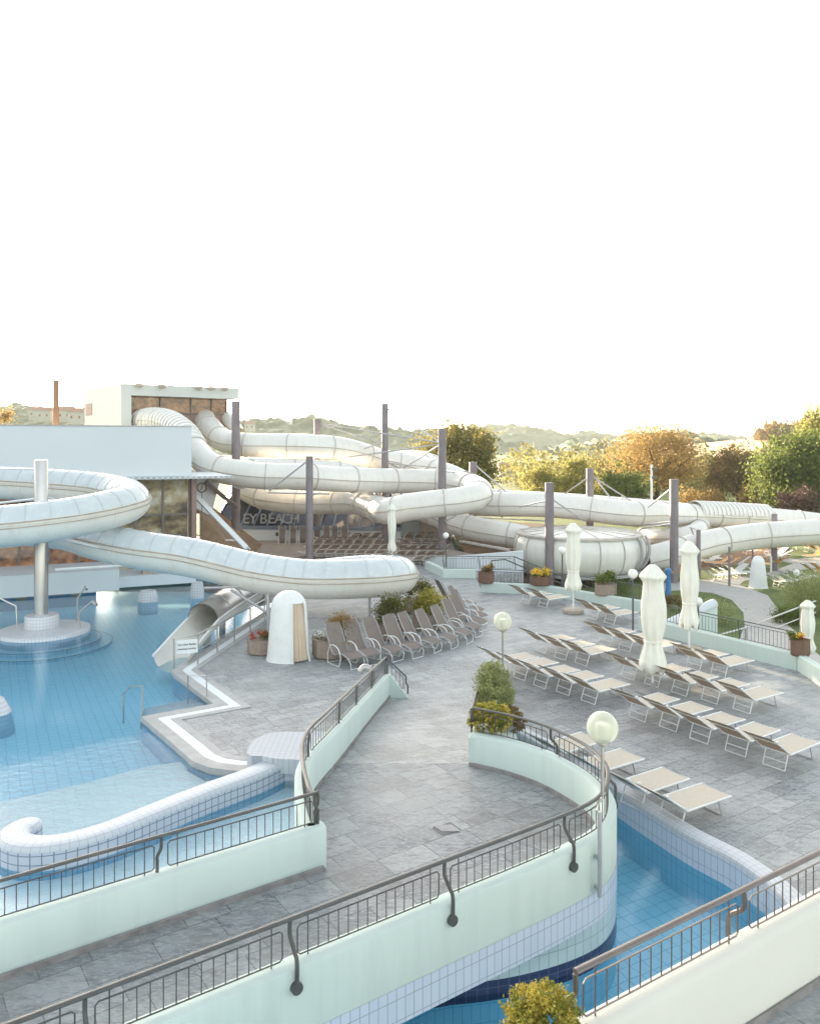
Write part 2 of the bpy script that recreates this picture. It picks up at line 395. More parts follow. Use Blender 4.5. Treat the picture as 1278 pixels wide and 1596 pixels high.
# ------------------------------------------------------------------ ground, decks, pools
WZ = -.1
cop = sm([(2.3, 19.4, 0), (3.0, 18.1, 0), (3.55, 16.95, 0), (4.0, 15.95, 0), (4.36, 15.06, 0), (4.86, 13.95, 0), (5.3, 13.22, 0), (5.56, 12.45, 0), (5.62, 11.8, 0), (5.5, 11.1, 0), (5.15, 10.3, 0), (4.4, 9.5, 0)], 5)
polyL = [(-7.25, 24.4), (-5.2, 21.3), (-6.8, 20.3), (-5.14, 18.05), (-4.75, 17.5), (-4.3, 17.15), (-3.8, 17.0), (-3.3, 16.95)]
deckpoly = [(p[0], p[1]) for p in polyL] + [(-1.6, 16.5), (1.2, 16.5), (2.2, 19.3)] + [(p.x + .02, p.y) for p in cop] + [
    (12.4, 9.2), (11.9, 20), (12.1, 24.6), (8.75, 29.9), (9.9, 33.1), (6.3, 36.95), (3.4, 37.6), (3.4, 41.5), (6.0, 42.8), (6.1, 45.5), (3.2, 50), (3.2, 62), (-16, 62), (-11.3, 41.2), (-7.0, 39.2), (-5.5, 36), (-6.2, 31.4), (-7.22, 24.8)]
mb = MB().prism(deckpoly, -1.5, 0); struct(mb.build('plaza_paving', M['slate']))
# ground sheets
mb = MB(); mb.prism([(3, 42), (60, -10), (1500, -10), (1500, 1700), (-1500, 1700), (-1500, 41.5), (-16.5, 41.5), (-16, 45), (3, 45)], -1.7, -1.0); struct(mb.build('lawn', M['lawn']))
mb = MB(); mb.quad((12, 40, -1.003), (3.4, 42, -1.003), (3.4, 37.4, -1.003), (12, 20, -1.003)); mb.quad((11, 5, -1.003), (60, 5, -1.003), (60, 43, -1.003), (11, 43, -1.003)); struct(mb.build('lawn_terrace', M['lawn']))
mb = MB(); LP = [(-60, -5), (-9, -5), (-9, 5.6), (-2.4, 10.2), (.4, 12.6), (.4, 17), (2.4, 21), (2.9, 41.0), (-60, 41.0)]
RP = [(-9, -5), (11.4, -5), (11.4, 17), (6.4, 20), (2.6, 20), (.4, 17), (.4, 12.6), (-2.4, 10.2), (-9, 5.6)]
for P_, z_ in ((LP, -.66), (RP, -1.0)):
    n_ = len(mb.v); mb.v += [V(x, y, z_) for x, y in P_]; mb.face(range(n_, n_ + 9))
struct(mb.build('pool_floor', M['floorblue']))
# pale shallow shelf inside the curved rim, and channel floor outside it
shelf = [(-24, 14.0), (-12, 14.9), (-10, 15.2), (-8.4, 16.0), (-6.9, 17.0), (-5.9, 17.85), (-5.15, 18.15), (-4.9, 17.6), (-4.4, 17.1), (-3.3, 16.9), (-2.4, 17.0), (-2.2, 16.0), (-1.9, 14), (-1.7, 12), (-4.6, 9.7), (-8.5, 7), (-24, 4)]
mb = MB().prism(shelf, -1.2, -.25); struct(mb.build('shallow_shelf', M['floorpale']))  # sky reflection over the channel is put into this near-white floor colour
wp = [(-60, 1), (11.4, 1), (11.4, 41.4), (-60, 41.4)]
mb = MB(); mb.v += [V(x, y, WZ) for x, y in LP] + [V(x, y, -.38) for x, y in RP]; mb.face(range(9)); mb.face(range(9, 18)); struct(mb.build('pool_water', M['water']))
# coping along the stepped pool edge : tile nosing, dark gutter slit, white band
edge = [V(-5.5, 36, 0), V(-6.2, 31.4, 0), V(-7.22, 24.8, 0), V(-7.25, 24.4, 0), V(-7.12, 24.15, 0)] + [V(x, y, 0) for x, y in polyL[1:]]
e = thing('pool_coping', 'white and grey stepped coping along the left pool beside the steps', 'pool coping')
mb = MB(); mb.sweep(edge, [(.03, -.13), (.03, .03), (-.27, .03), (-.27, -.13)]); mb.build('nosing', M['gutter'], e)
mb = MB(); mb.sweep(edge, [(-.272, -.1), (-.272, .022), (-.52, .022), (-.52, -.1)]); mb.build('gutter_band', M['band'], e)
mb = MB(); mb.sweep(edge, [(-.522, -.1), (-.522, .028), (-.72, .028), (-.72, -.1)]); mb.build('stone_edge', M['gutter'], e)
mb = MB(); mb.sweep(edge, [(.012, -1.2), (.012, -.13), (-.03, -.13), (-.03, -1.2)]); mb.build('wall_tile', M['rimtile'], e)
# pool steps in the notch
st = thing('pool_steps', 'submerged steps with white edges in the corner of the left pool', 'steps')
for k in range(6):
    a = V(-6.8, 20.3, 0).lerp(V(-7.25, 24.4, 0), 0); dx = V(-.27, .17, 0) * k
    mb = MB(); z = -.13 - k * .045
    p1, p2 = V(-6.78, 20.32, 0) + V(.0, .27, 0) * k + V(-.10, 0, 0) * k, V(-5.25, 21.28, 0) + V(-.02, .27, 0) * k + V(-.14, 0, 0) * k
    mb.prism([(p1.x, p1.y), (p2.x, p2.y), (p2.x - .02, p2.y + .26), (p1.x - .02, p1.y + .26)], -1.24, z); mb.build('step', M['stepblue'], st)
    mb = MB(); mb.tube([p1 + V(0, .24, z + .01), p2 + V(0, .24, z + .01)], .045, 5); mb.build('step_nosing', M['band'], st)
# right pool coping (raised lip) and wall
e = thing('curved_pool_wall', 'raised white tiled wall curving along the right pool by the loungers', 'pool wall')
sec = [(.0, -.2), (.0, .06), (-.02, .12), (-.07, .15), (-.16, .16), (-.26, .16), (-.32, .14), (-.36, .08), (-.36, -.1)]
mb = MB(); mb.sweep(cop, sec[::1]); mb.build('coping', M['coping'], e, smooth='auto')
mb = MB(); mb.sweep([p for p in cop], [(.003, -1.25), (.003, .04)], False, False); mb.build('wall', M['walltile'], e)
# curved rim wall of the left pool
rim = sm([(-2.0, 17.35, 0), (-2.35, 17.35, 0), (-2.75, 17.0, 0), (-3.25, 16.3, 0), (-3.95, 15.55, 0), (-4.75, 14.6, 0), (-5.3, 13.95, 0), (-5.85, 13.55, 0), (-6.35, 13.45, 0), (-6.72, 13.6, 0), (-6.86, 13.9, 0), (-6.78, 14.12, 0)], 6)
e = thing('curved_rim_wall', 'low white tiled wall curving through the left pool to a rounded end', 'pool wall')
sec = [(-.26, .12), (-.26, .22), (-.235, .265), (-.18, .29), (0, .295), (.18, .29), (.235, .265), (.26, .22), (.26, .12)]
mb = MB(); mb.sweep(rim, sec, True, True); mb.build('cap', M['coping'], e, smooth='auto')
mb = MB(); mb.sweep(rim, [(.2625, .2), (.2625, -1.2)], False, False); mb.sweep(rim, [(-.2625, -1.2), (-.2625, .2)], False, False)
mb.lathe([(.2625, -1.2), (.2625, .2)], (rim[-1].x, rim[-1].y, 0), 24); mb.build('tiled_face', M['rimtile'], e)
mb = MB(); mb.lathe([(.259, .12), (.259, .22), (.235, .265), (.18, .29), (.01, .294)], (rim[-1].x, rim[-1].y, 0), 20); mb.build('rounded_end', M['coping'], e, smooth=True)
# the tiled block where rim meets deck
blk = sm([(-3.35, 16.95, 0), (-3.38, 17.6, 0), (-3.1, 18.05, 0), (-2.5, 18.1, 0), (-1.7, 18.0, 0), (-1.65, 16.6, 0), (-2.3, 16.7, 0), (-2.75, 16.75, 0), (-3.1, 16.9, 0)], 4, True)
e = thing('tiled_block', 'low white tiled block with a round jet hole where the rim wall meets the paving', 'pool block')
bp = [(p.x, p.y) for p in blk]
mb = MB(); mb.sweep(blk, [(0, -1.2), (0, .3), (-.03, .37), (-.1, .4)], False, False, True); mb.build('side', M['coping'], e, smooth='auto')
inner = []
for k, p in enumerate(blk):
    t = blk[(k + 1) % len(blk)] - blk[k - 1]; t.z = 0; t.normalize(); inner.append((p.x - t.y * .1, p.y + t.x * .1))
mb = MB().prism(inner, .1, .402); mb.build('top', M['topmosaic'], e)
mb = MB(); mb.tube([(-3.30, 17.2, .1), (-3.42, 17.2, .1)], .07, 14); mb.build('jet_hole', M['rail'], e)

# ------------------------------------------------------------------ footbridge with ramp
BZ = .75
Linner = [V(-.54, 22.0, 0), V(-1.0, 18.8, .345), V(-1.40, 15.55, BZ), V(-1.72, 14.1, BZ), V(-1.58, 12.8, BZ), V(-1.32, 11.72, BZ)]
Rc = sm([(1.22, 15.55, 0), (1.9, 15.12, 0), (2.42, 14.62, 0), (2.8, 14.05, 0), (3.06, 13.45, 0), (3.14, 12.85, 0), (3.05, 12.3, 0), (2.85, 11.8, 0), (2.5, 11.37, 0), (1.6, 10.68, 0), (.42, 9.86, 0), (-1.6, 8.45, 0), (-3.6, 7.06, 0), (-6.5, 5.05, 0)], 7)
br = thing('footbridge', 'mint walled slate footbridge and ramp crossing the pool', 'footbridge')
mb = MB()
ll = sm(Linner[2:], 5)
pl = [(p.x - .1, p.y) for p in ll] + [(-4.78, 9.4), (-8.5, 6.85)] + [(p.x, p.y) for p in Rc[::-1]] + [(1.15, 15.55)]
mb.prism(pl, .2, BZ); mb.build('bridge_deck', M['slate_bridge'], br)
mb = MB()   # ramp wedge
a0, a1 = V(-.62, 21.75, 0), V(2.25, 21.75, 0); b0, b1 = V(-1.5, 15.5, BZ), V(1.3, 15.35, BZ)
i = len(mb.v); mb.v += [a0 + V(0, 0, .004), a1 + V(0, 0, .004), b1, b0, V(b1.x, b1.y, -.05), V(b0.x, b0.y, -.05)]
mb.face((0, 1, 2, 3)); mb.face((0, 3, 5)); mb.face((1, 4, 2)); mb.face((3, 2, 4, 5)); mb.build('ramp', M['slate'], br)
# parapets
psec = [(-.13, -.75), (-.13, .56), (-.11, .6), (-.06, .62), (.06, .62), (.11, .6), (.13, .56), (.13, -.75)]
lc = sm([V(p.x - .13, p.y, p.z) for p in Linner], 5)
lc = [p if p.y > 11.9 else p for p in lc]
mb = MB(); mb.sweep(lc, psec); mb.build('parapet', M['mint'], br, smooth='auto')
mb = MB()   # sloping end of the ramp parapet
mb.v += [V(-.80, 22.13, -.01), V(-.80, 22.13, .56), V(-.54, 22.13, .61), V(-.06, 22.13, 0), V(-.80, 21.86, -.01), V(-.80, 21.86, .56), V(-.54, 21.86, .61), V(-.06, 21.86, 0)]
for q in ((3, 2, 1, 0), (4, 5, 6, 7), (0, 1, 5, 4), (1, 2, 6, 5), (2, 3, 7, 6)): mb.face(q)
mb.build('parapet_end', M['mint'], br)
mb = MB(); L2 = [V(-1.30, 11.84, BZ), V(-4.86, 9.40, BZ), V(-9.2, 6.42, BZ)]; mb.sweep(L2, psec); mb.build('parapet', M['mint'], br, smooth='auto')
rsec = [(.13, -.002), (.13, .56), (.11, .6), (.06, .62), (-.06, .62), (-.11, .6), (-.13, .56), (-.13, -.12)]
Rz = [V(p.x, p.y, BZ) for p in Rc]
mb = MB(); mb.sweep(Rz, rsec); mb.build('parapet', M['mint'], br, smooth='auto')
mb = MB(); mb.sweep(Rz, [(-.134, -.12), (-.134, -.55), (.1, -.55)], False, False); mb.build('tile_band', M['walltile'], br)
# pier below, set back under the straight part
import itertools
pier = []
for k, p in enumerate(Rc):
    t = Rc[min(k + 1, len(Rc) - 1)] - Rc[max(k - 1, 0)]; t.normalize(); rgt = V(t.y, -t.x, 0)
    s_ = max(0, min(1, (2.9 - p.x) / 2.2)) if p.y < 12 else 0
    pier.append(p + rgt * (-.125 + .75 * s_ * s_))
back = [V(-4.9, 9.2, 0), V(-1.8, 11.8, 0), V(-2.0, 14.1, 0), V(-1.7, 16.5, 0), V(1.2, 16.5, 0)]
pf = [(p.x, p.y) for p in pier if p.x > -3.2 or p.y > 12] + [(p.x, p.y) for p in back]
mb = MB().prism(pf, -.20, .2); mb.build('pier', M['piertile'], br)
mb = MB().prism(pf, -.47, -.20); mb.build('pier_band', M['navytile'], br)
mb = MB().prism(pf, -1.24, -.47); mb.build('pier_foot', M['walltile'], br)
# skirting strips along parapet feet
mb = MB()
mb.sweep([p + V(.13 + .012, 0, 0) for p in lc], [(-.012, 0), (-.012, .075), (.012, .07), (.012, 0)])
mb.sweep([V(-1.26, 11.66, BZ), V(-4.79, 9.24, BZ), V(-9.1, 6.28, BZ)], [(-.03, 0), (-.03, .07), (.01, .07), (.01, 0)])
mb.sweep(Rz[:60], [(.131, 0.001), (.131, .075), (.165, .07), (.165, 0.001)]); mb.build('skirting', M['skirt'], br)
mb = MB(); g = G(696, 1292, BZ)
for k in range(9):
    mb.box((g.x - .14 + k * .035, g.y, BZ + .012), (.016, .26, .012), R(33))
fr = MB(); fr.box((g.x, g.y, BZ + .004), (.36, .30, .008), R(33))
gr = thing('drain_grate', 'square slotted metal drain grate set in the footbridge paving', 'drain grate', (g.x, g.y, BZ)); fr.build('frame', M['darkpost'], gr); mb.build('slats', M['galv'], gr)

# planter wedge at ramp side
pw = thing('wedge_planter', 'mint wedge shaped planter wall beside the ramp holding leafy bushes', 'planter')
wl = [V(1.13, 15.42, 0), V(1.36, 17.2, 0), V(1.85, 19.6, 0), V(2.34, 21.75, 0)]; wr = [V(2.5, 21.7, 0), V(2.35, 19.4, 0), V(2.2, 17.2, 0), V(2.05, 15.1, 0)]
tops = [1.30, 1.1, .85, .5]
mb = MB(); n = 4
for k in range(4): mb.v += [wl[k], V(wl[k].x, wl[k].y, tops[k]), V(wr[3 - k].x, wr[3 - k].y, tops[k]), wr[3 - k].copy()]
for k in range(3):
    o = 4 * k
    for j in range(3): mb.face((o + j, o + j + 1, o + 4 + j + 1, o + 4 + j))
mb.face((0, 3, 2, 1)); mb.face((12, 13, 14, 15)); mb.build('wall', M['mint'], pw)

# ------------------------------------------------------------------ railings
def railing(name, label, path, h=.47, panel=1.95, outward=0, mat=None, spacing=.125, disc=True, group=None, thick=.036, postdrop=None, ends=True):
    """path: points on top of the wall the rail stands on"""
    mat = mat or M['rail']; r = thing(name, label, 'railing', path[0], 0, group)
    P = resample(path, .06) if len(path) > 1 else path
    up = V(0, 0, 1)
    mb = MB(); mb.tube([p + up * h for p in resample(path, .2)], thick, 10, True, .6); mb.build('handrail', mat, r, smooth='auto')
    cum = [0]
    for a, b in zip(P[:-1], P[1:]): cum.append(cum[-1] + (b - a).length)
    L = cum[-1]; npan = max(1, round(L / (panel + .12))); seg = L / npan
    def at(s_):
        s_ = min(max(s_, 0), L)
        for k in range(len(P) - 1):
            if cum[k + 1] >= s_: 
                t = (s_ - cum[k]) / max(1e-6, cum[k + 1] - cum[k]); return P[k].lerp(P[k + 1], t), (P[k + 1] - P[k])
        return P[-1], P[-1] - P[-2]
    for i in range(npan):
        s0, s1 = i * seg + .09, (i + 1) * seg - .09
        mb = MB(); lo, hi = .035, h - .1; m = max(3, int((s1 - s0) / .1)); c = .03
        q = [at(s0 + (s1 - s0) * k / m)[0] for k in range(m + 1)]
        loop = [q[0] + up * (lo + c), q[0].lerp(q[1], .3) + up * lo] + [x + up * lo for x in q[1:-1]] + [q[-1].lerp(q[-2], .3) + up * lo, q[-1] + up * (lo + c), q[-1] + up * (hi - c), q[-1].lerp(q[-2], .3) + up * hi] + [x + up * hi for x in q[1:-1][::-1]] + [q[0].lerp(q[1], .3) + up * hi, q[0] + up * (hi - c), q[0] + up * (lo + c)]
        mb.tube(loop, .009, 5, False)
        nb = max(2, int((s1 - s0) / spacing))
        for k in range(1, nb):
            p, _ = at(s0 + (s1 - s0) * k / nb)
            if k in (1, nb - 1): mb.tube([p - up * .02, p + up * (h - .01)], .008, 5)
            else: mb.tube([p + up * lo, p + up * hi], .007, 5)
        mb.build('baluster_panel', mat, r)
    for i in range(0 if ends else 1, npan + (1 if ends else 0)):
        p, t = at(i * seg); t = t.copy(); t.z = 0; t.normalize(); o = V(t.y, -t.x, 0) * outward
        mb = MB()
        if outward:
            mb.tube(sm([p + up * (h - .02), p + up * (h - .18), p + up * .16 + o * .11, p + up * .08 + o * .165, p - up * .17 + o * .165], 4), .024, 8)
            if disc: mb.tube([p - up * .2 + o * .128, p - up * .2 + o * .19], .065, 16)
        else:
            mb.tube(sm([p + up * (h - .02), p + up * (h - .16), p + up * .2 + t * .05, p + up * .13 + t * .05, p - up * .02 + t * .05], 3), .022, 8)
        mb.build('post', mat, r, smooth='auto')
    return r
up = V(0, 0, 1)
ltop = [p + up * .62 for p in lc]
railing('railing', 'dark railing climbing the left parapet of the ramp', [p for p in ltop if p.y > 14.3], .46, 1.9)
railing('railing', 'dark railing around the curved corner of the left bridge parapet', [p for p in ltop if p.y <= 14.5] + [V(-1.40, 11.76, 1.37)], .46, 2.6)
railing('railing', 'dark railing along the straight left parapet over the pale shallow water', [V(-1.36, 11.80, 1.37), V(-4.86, 9.40, 1.37), V(-9.0, 6.56, 1.37)], .46, 1.95)
railing('railing', 'short dark railing falling down the end of the ramp parapet', [V(-.68, 22.05, .62), V(-.10, 22.0, .08)], .46, .9)
rt = [p + up * .62 for p in Rz]
ia = min(range(len(rt)), key=lambda k: (rt[k] - V(3.14, 12.85, 1.37)).length)
railing('railing', 'curved dark railing on the far parapet of the bridge beside the planter', rt[:ia + 1], .46, 1.9, -1, disc=False)
railing('railing', 'long dark railing with round bracket feet on the near bridge parapet', rt[ia:], .46, 1.92, -1)
railing('railing', 'slim handrail along the ramp side of the wedge planter', [V(1.2, 15.6, 1.32), V(1.42, 17.2, 1.12), V(1.9, 19.6, .87), V(2.36, 21.7, .55)], .46, 6, spacing=.13)
railing('railing', 'slim handrail on the lounger side of the wedge planter', [V(2.5, 21.6, .52), V(2.40, 20.4, .7), V(2.28, 18.6, .95)], .46, 4, spacing=.13)

# upper terrace bottom right
tr = thing('terrace_wall', 'mint terrace wall with sunlight put into its cream tone at the lower right corner', 'wall')
TZ = 2.33; tp = [V(1.30, 6.35, TZ), V(4.2, 8.22, TZ), V(10.5, 12.25, TZ)]
mb = MB(); mb.sweep(tp, [(-.13, -2.6), (-.13, -.06), (-.1, -.02), (-.05, 0), (.05, 0), (.1, -.02), (.13, -.06), (.13, -1.0)]); mb.build('wall', M['sunlit_wall'], tr, smooth='auto')
mb = MB(); mb.sweep([p + V(.08, -.13, -.74) for p in tp], [(0, 0), (0, .07), (.025, .07), (.025, 0)]); mb.build('skirting', M['skirt'], tr)
mb = MB().prism([(1.3, 6.2), (10.6, 12.1), (14, 8), (5, 2.0), (1.5, 2.0)], 1.2, TZ - .74); struct(mb.build('upper_terrace_paving', M['slate_bridge']))
railing('railing', 'bronze handrail with balusters on the near terrace wall at lower right', [V(1.32, 6.38, TZ)] + tp[1:], .44, 1.95, -1, M['railbright'], disc=False, thick=.034)

# ------------------------------------------------------------------ foliage tools
def bush(mb, c, rx, ry, rz, n, size, tight=.24, dens=60):
    c = Vector(c); cl = []
    for k in range(max(10, n // dens)):
        a = random.uniform(0, 2 * math.pi); z = random.uniform(-.5, 1); q = math.sqrt(max(0, 1 - z * z)); rr = random.uniform(.55, 1.0)
        cl.append(V(math.cos(a) * q * rx * rr, math.sin(a) * q * ry * rr, z * rz * rr))
    for k in range(n):
        b = random.choice(cl); s_ = tight * (rx + rz) / 2
        mb.leaf(c + b + V(random.gauss(0, s_), random.gauss(0, s_), random.gauss(0, s_ * .9)), size)
def tree(label, base, h, rx, mat, leaves=6000, size=.28, trunk_h=.3, group='trees behind the slides', shape=1.0, open_=.0, seed=0):
    random.seed(seed + 11)
    t = thing('broadleaf_tree', label, 'tree', base, 0, group); base = Vector(base)
    mb = MB(); top = base + V(0, 0, h * .55)
    mb.tube([base, base + V(.1, 0, h * .15), base + V(.05, .1, h * .35), top], [rx * .065, rx * .05, rx * .035, rx * .015], 8)
    limbs = []
    for k in range(14):
        a = k * 2.4; z0 = h * random.uniform(trunk_h * .6, .5); p0 = base + V(.05, .05, z0)
        L = rx * random.uniform(.6, .95); p2 = p0 + V(math.cos(a) * L, math.sin(a) * L, h * random.uniform(.15, .42))
        p1 = p0.lerp(p2, .5) + V(0, 0, -h * .03)
        mb.tube(sm([p0, p1, p2], 3), [rx * .03, rx * .027, rx * .023, rx * .02, rx * .016, rx * .011, rx * .005], 5); limbs.append((p1, p2))
    mb.build('trunk', M['bark'], t)
    mb = MB(); cc = base + V(0, 0, h * (trunk_h + (1 - trunk_h) / 2)); rz = h * (1 - trunk_h) / 2
    clumps = []
    for k in range(90):
        a = random.uniform(0, 6.283); z = random.uniform(-.85, 1); q = (1 - abs(z) ** 2.2) ** .5 * shape; rr = random.uniform(.35, 1.0) ** .6
        rr *= .86 + .28 * noise.noise(V(math.cos(a) * 1.6, math.sin(a) * 1.6, z * 1.6 + seed))
        clumps.append((cc + V(math.cos(a) * q * rx * rr, math.sin(a) * q * rx * rr, z * rz * rr), rx * random.uniform(.10, .2)))
    if open_: clumps = [c for c in clumps if random.random() > open_]
    for k in range(leaves):
        c, s_ = random.choice(clumps); mb.leaf(c + V(random.gauss(0, s_), random.gauss(0, s_), random.gauss(0, s_ * .75)), size)
    mb.build('crown', mat, t)
    return t

# bushes in wedge planter
for (lab, c, r_, mt, n) in (('tall pale leafy bush in the middle of the wedge planter', (1.85, 17.7, 1.45), (.42, .95, .62), 'leafpale', 12000),
                            ('yellow green trimmed bush at the near end of the wedge planter', (1.58, 15.75, 1.55), (.42, .4, .3), 'leafgold', 7000),
                            ('small brownish bush beside the trimmed yellow one in the wedge planter', (2.05, 16.2, 1.35), (.25, .35, .3), 'leafbrown', 3500)):
    mb = MB(); bush(mb, c, *r_, n, .055, .10, 45); tag(mb.build('bush', M[mt]), lab, 'bush', 'bushes in the wedge planter')
mb = MB(); bush(mb, (1.0, 6.05, 2.38), .36, .36, .50, 20000, .030, .05, 45)
e = thing('conifer_shrub', 'golden tipped dwarf conifer at the bottom edge by the bronze railing', 'shrub', (1.0, 6.05, 1.9)); mb.build('foliage', M['leafgold'], e)
mb = MB(); mb.tube([(1.0, 6.05, 1.6), (1.02, 6.05, 2.6)], .03, 6); mb.build('stem', M['bark'], e)
e = thing('planter_box', 'mint planter box holding the golden conifer', 'planter', (1.0, 6.0, 1.2)); mb = MB(); mb.box((.98, 5.98, 1.3), (.78, .62, 1.2), R(33)); mb.build('box', M['mint'], e)

# ------------------------------------------------------------------ lamps
def lamp(label, base, ztop, dia, clear=True, drop=None, arm=None, group='globe lamps'):
    base = Vector(base); e = thing('globe_lamp', label, 'street lamp', base, 0, group)
    c = V(base.x, base.y, ztop)
    mb = MB(); pr = .028 if clear else .035
    mb.tube([base, c - up * dia * .5], pr, 10); mb.build('pole', M['steel'] if clear else M['darkpost'], e, smooth='auto')
    mb = MB(); r = dia / 2; prof = [(max(.01, r * math.sin(a)), -r * math.cos(a)) for a in [math.pi * k / 16 for k in range(17)]]
    mb.lathe(prof, c, 28); g = mb.build('globe', M['globe'] if clear else M['opal'], e, smooth=True)
    mb = MB(); mb.lathe([(.05, -r - .03), (r * .42, -r + .0), (r * .42, -r + .05), (.04, -r + .06)], c, 16); mb.build('collar', M['steel'], e)
    if clear:
        mb = MB()
        for k in range(9): z = -r * .62 + k * r * .1; mb.lathe([(r * .36, z), (r * .44, z + r * .03), (r * .44, z + r * .05), (r * .36, z + r * .08)], c, 20)
        mb.build('diffuser', M['opal'], e)
    return e
e = lamp('large clear globe lamp fixed to the outside of the curved bridge parapet', (2.80, 11.62, 1.85), 2.85, .46)
mb = MB(); mb.tube([(2.80, 11.62, 1.83), (2.72, 11.52, 1.8), (2.64, 11.28, 1.78)], .022, 8); mb.build('arm', M['steel'], e)
mb = MB(); mb.tube([(2.66, 11.20, 1.82), (2.66, 11.20, .62)], .032, 10)
for z in (1.15, .72): mb.tube([(2.66, 11.19, z), (2.60, 11.36, z)], .03, 8)
mb.build('wall_pipe', M['galv'], e)
e = lamp('clear globe lamp at the far tip of the wedge planter', (2.5, 21.55, .55), 2.17, .5)
mb = MB(); mb.tube([(2.5, 21.55, 1.0), (2.38, 21.55, .9)], .02, 8); mb.build('arm', M['steel'], e)
lamp('white globe lamp on a dark post at the end of the mint wall', G(986, 982), 2.1, .36, False)
lamp('white globe lamp half hidden behind the farthest closed parasol of the plaza', G(876, 930), 2.1, .34, False)
p = G(695, 884, .35); lamp('white globe lamp on the low mint wall near the back terrace', p, 2.05, .32, False)
lamp('white globe lamp beside the tall closed parasol with the ragged hem', V(10.9, 30.2, -1), .98, .33, False)
lamp('short globe lamp on the lawn between white loungers and tall shrubs', G(1241, 911, -1), -.33, .38, False)

# ------------------------------------------------------------------ parasols
def parasol(label, base, ztop, zbot, w, seed=0, plinth=True, square=False):
    base = Vector(base); e = thing('closed_parasol', label, 'parasol', base, 0, 'closed parasols'); Hh = ztop - zbot; rnd = random.Random(seed)
    mb = MB(); mb.tube([base, V(base.x, base.y, ztop - .1)], .035, 10); mb.build('pole', M['whitemetal'], e, smooth='auto')
    def wob(a, z):
        return 1 + .08 * math.sin(a * 9 + seed + z * .8) + .09 * noise.noise(V(math.cos(a) * 1.5, math.sin(a) * 1.5, z * 1.3 + seed)) + .05 * math.sin(a * 17 + 2 * seed)
    r = w / 2
    prof = [(.03, Hh), (r * .35, Hh * .985), (r * .95, Hh * .90), (r * .98, Hh * .875), (r * .76, Hh * .83), (r * .8, Hh * .72), (r * .92, Hh * .58), (r * .86, Hh * .42), (r * .66, Hh * .285), (r * .64, Hh * .27), (r * .72, Hh * .2), (r * .95, Hh * .1), (r * 1.0, Hh * .05), (r * .8, Hh * .0), (r * .5, Hh * .06)]
    pp = sm([(a, 0, b) for a, b in prof], 3)
    mb = MB(); b0 = len(mb.v); mb.lathe([(max(.02, q.x), q.z) for q in pp], (base.x, base.y, zbot), 40, wob=wob, cap=False)
    for v in mb.v[b0:]:
        if v.z < zbot + Hh * .08:
            a = math.atan2(v.y - base.y, v.x - base.x); v.z += (.09 if seed == 3 else .045) * math.sin(a * 5 + seed) + .03 * math.sin(a * 11)
    mb.build('canopy', M['canvas'], e, smooth=True)
    mb = MB(); mb.lathe([(r * .66, Hh * .268), (r * .74, Hh * .272), (r * .74, Hh * .285), (r * .66, Hh * .29)], (base.x, base.y, zbot), 24); mb.build('tie_band', M['canvas'], e)
    if plinth:
        mb = MB(); mb.lathe([(.42, 0), (.44, .03), (.44, .14), (.40, .17)], base, 14); mb.build('base', M['stonebase'], e)
        if square: pass
    else:
        mb = MB(); mb.box(base + V(0, 0, .02), (.7, .7, .04), R(33)); mb.lathe([(.07, .04), (.06, .3)], base, 12); mb.build('base', M['galv'], e)
    return e
parasol('closed white parasol on a round stone base, farthest left of the plaza ones', G(893, 955), 3.7, .95, .66, 1)
parasol('nearest large closed white parasol on a flat metal plate among the loungers', G(1017, 1080), 3.6, .62, .70, 2, False)
parasol('tall closed white parasol with a ragged hem beside the railing', V(9.3, 26.6, 0), 3.72, .85, .62, 3)
parasol('small closed parasol behind the corner planter at the right edge', V(12.75, 25.6, -.6), 1.95, .3, .44, 4, False)
parasol('slim closed parasol among the brown loungers on the back terrace', V(-1.0, 44.4, 0), 3.6, .95, .48, 5)

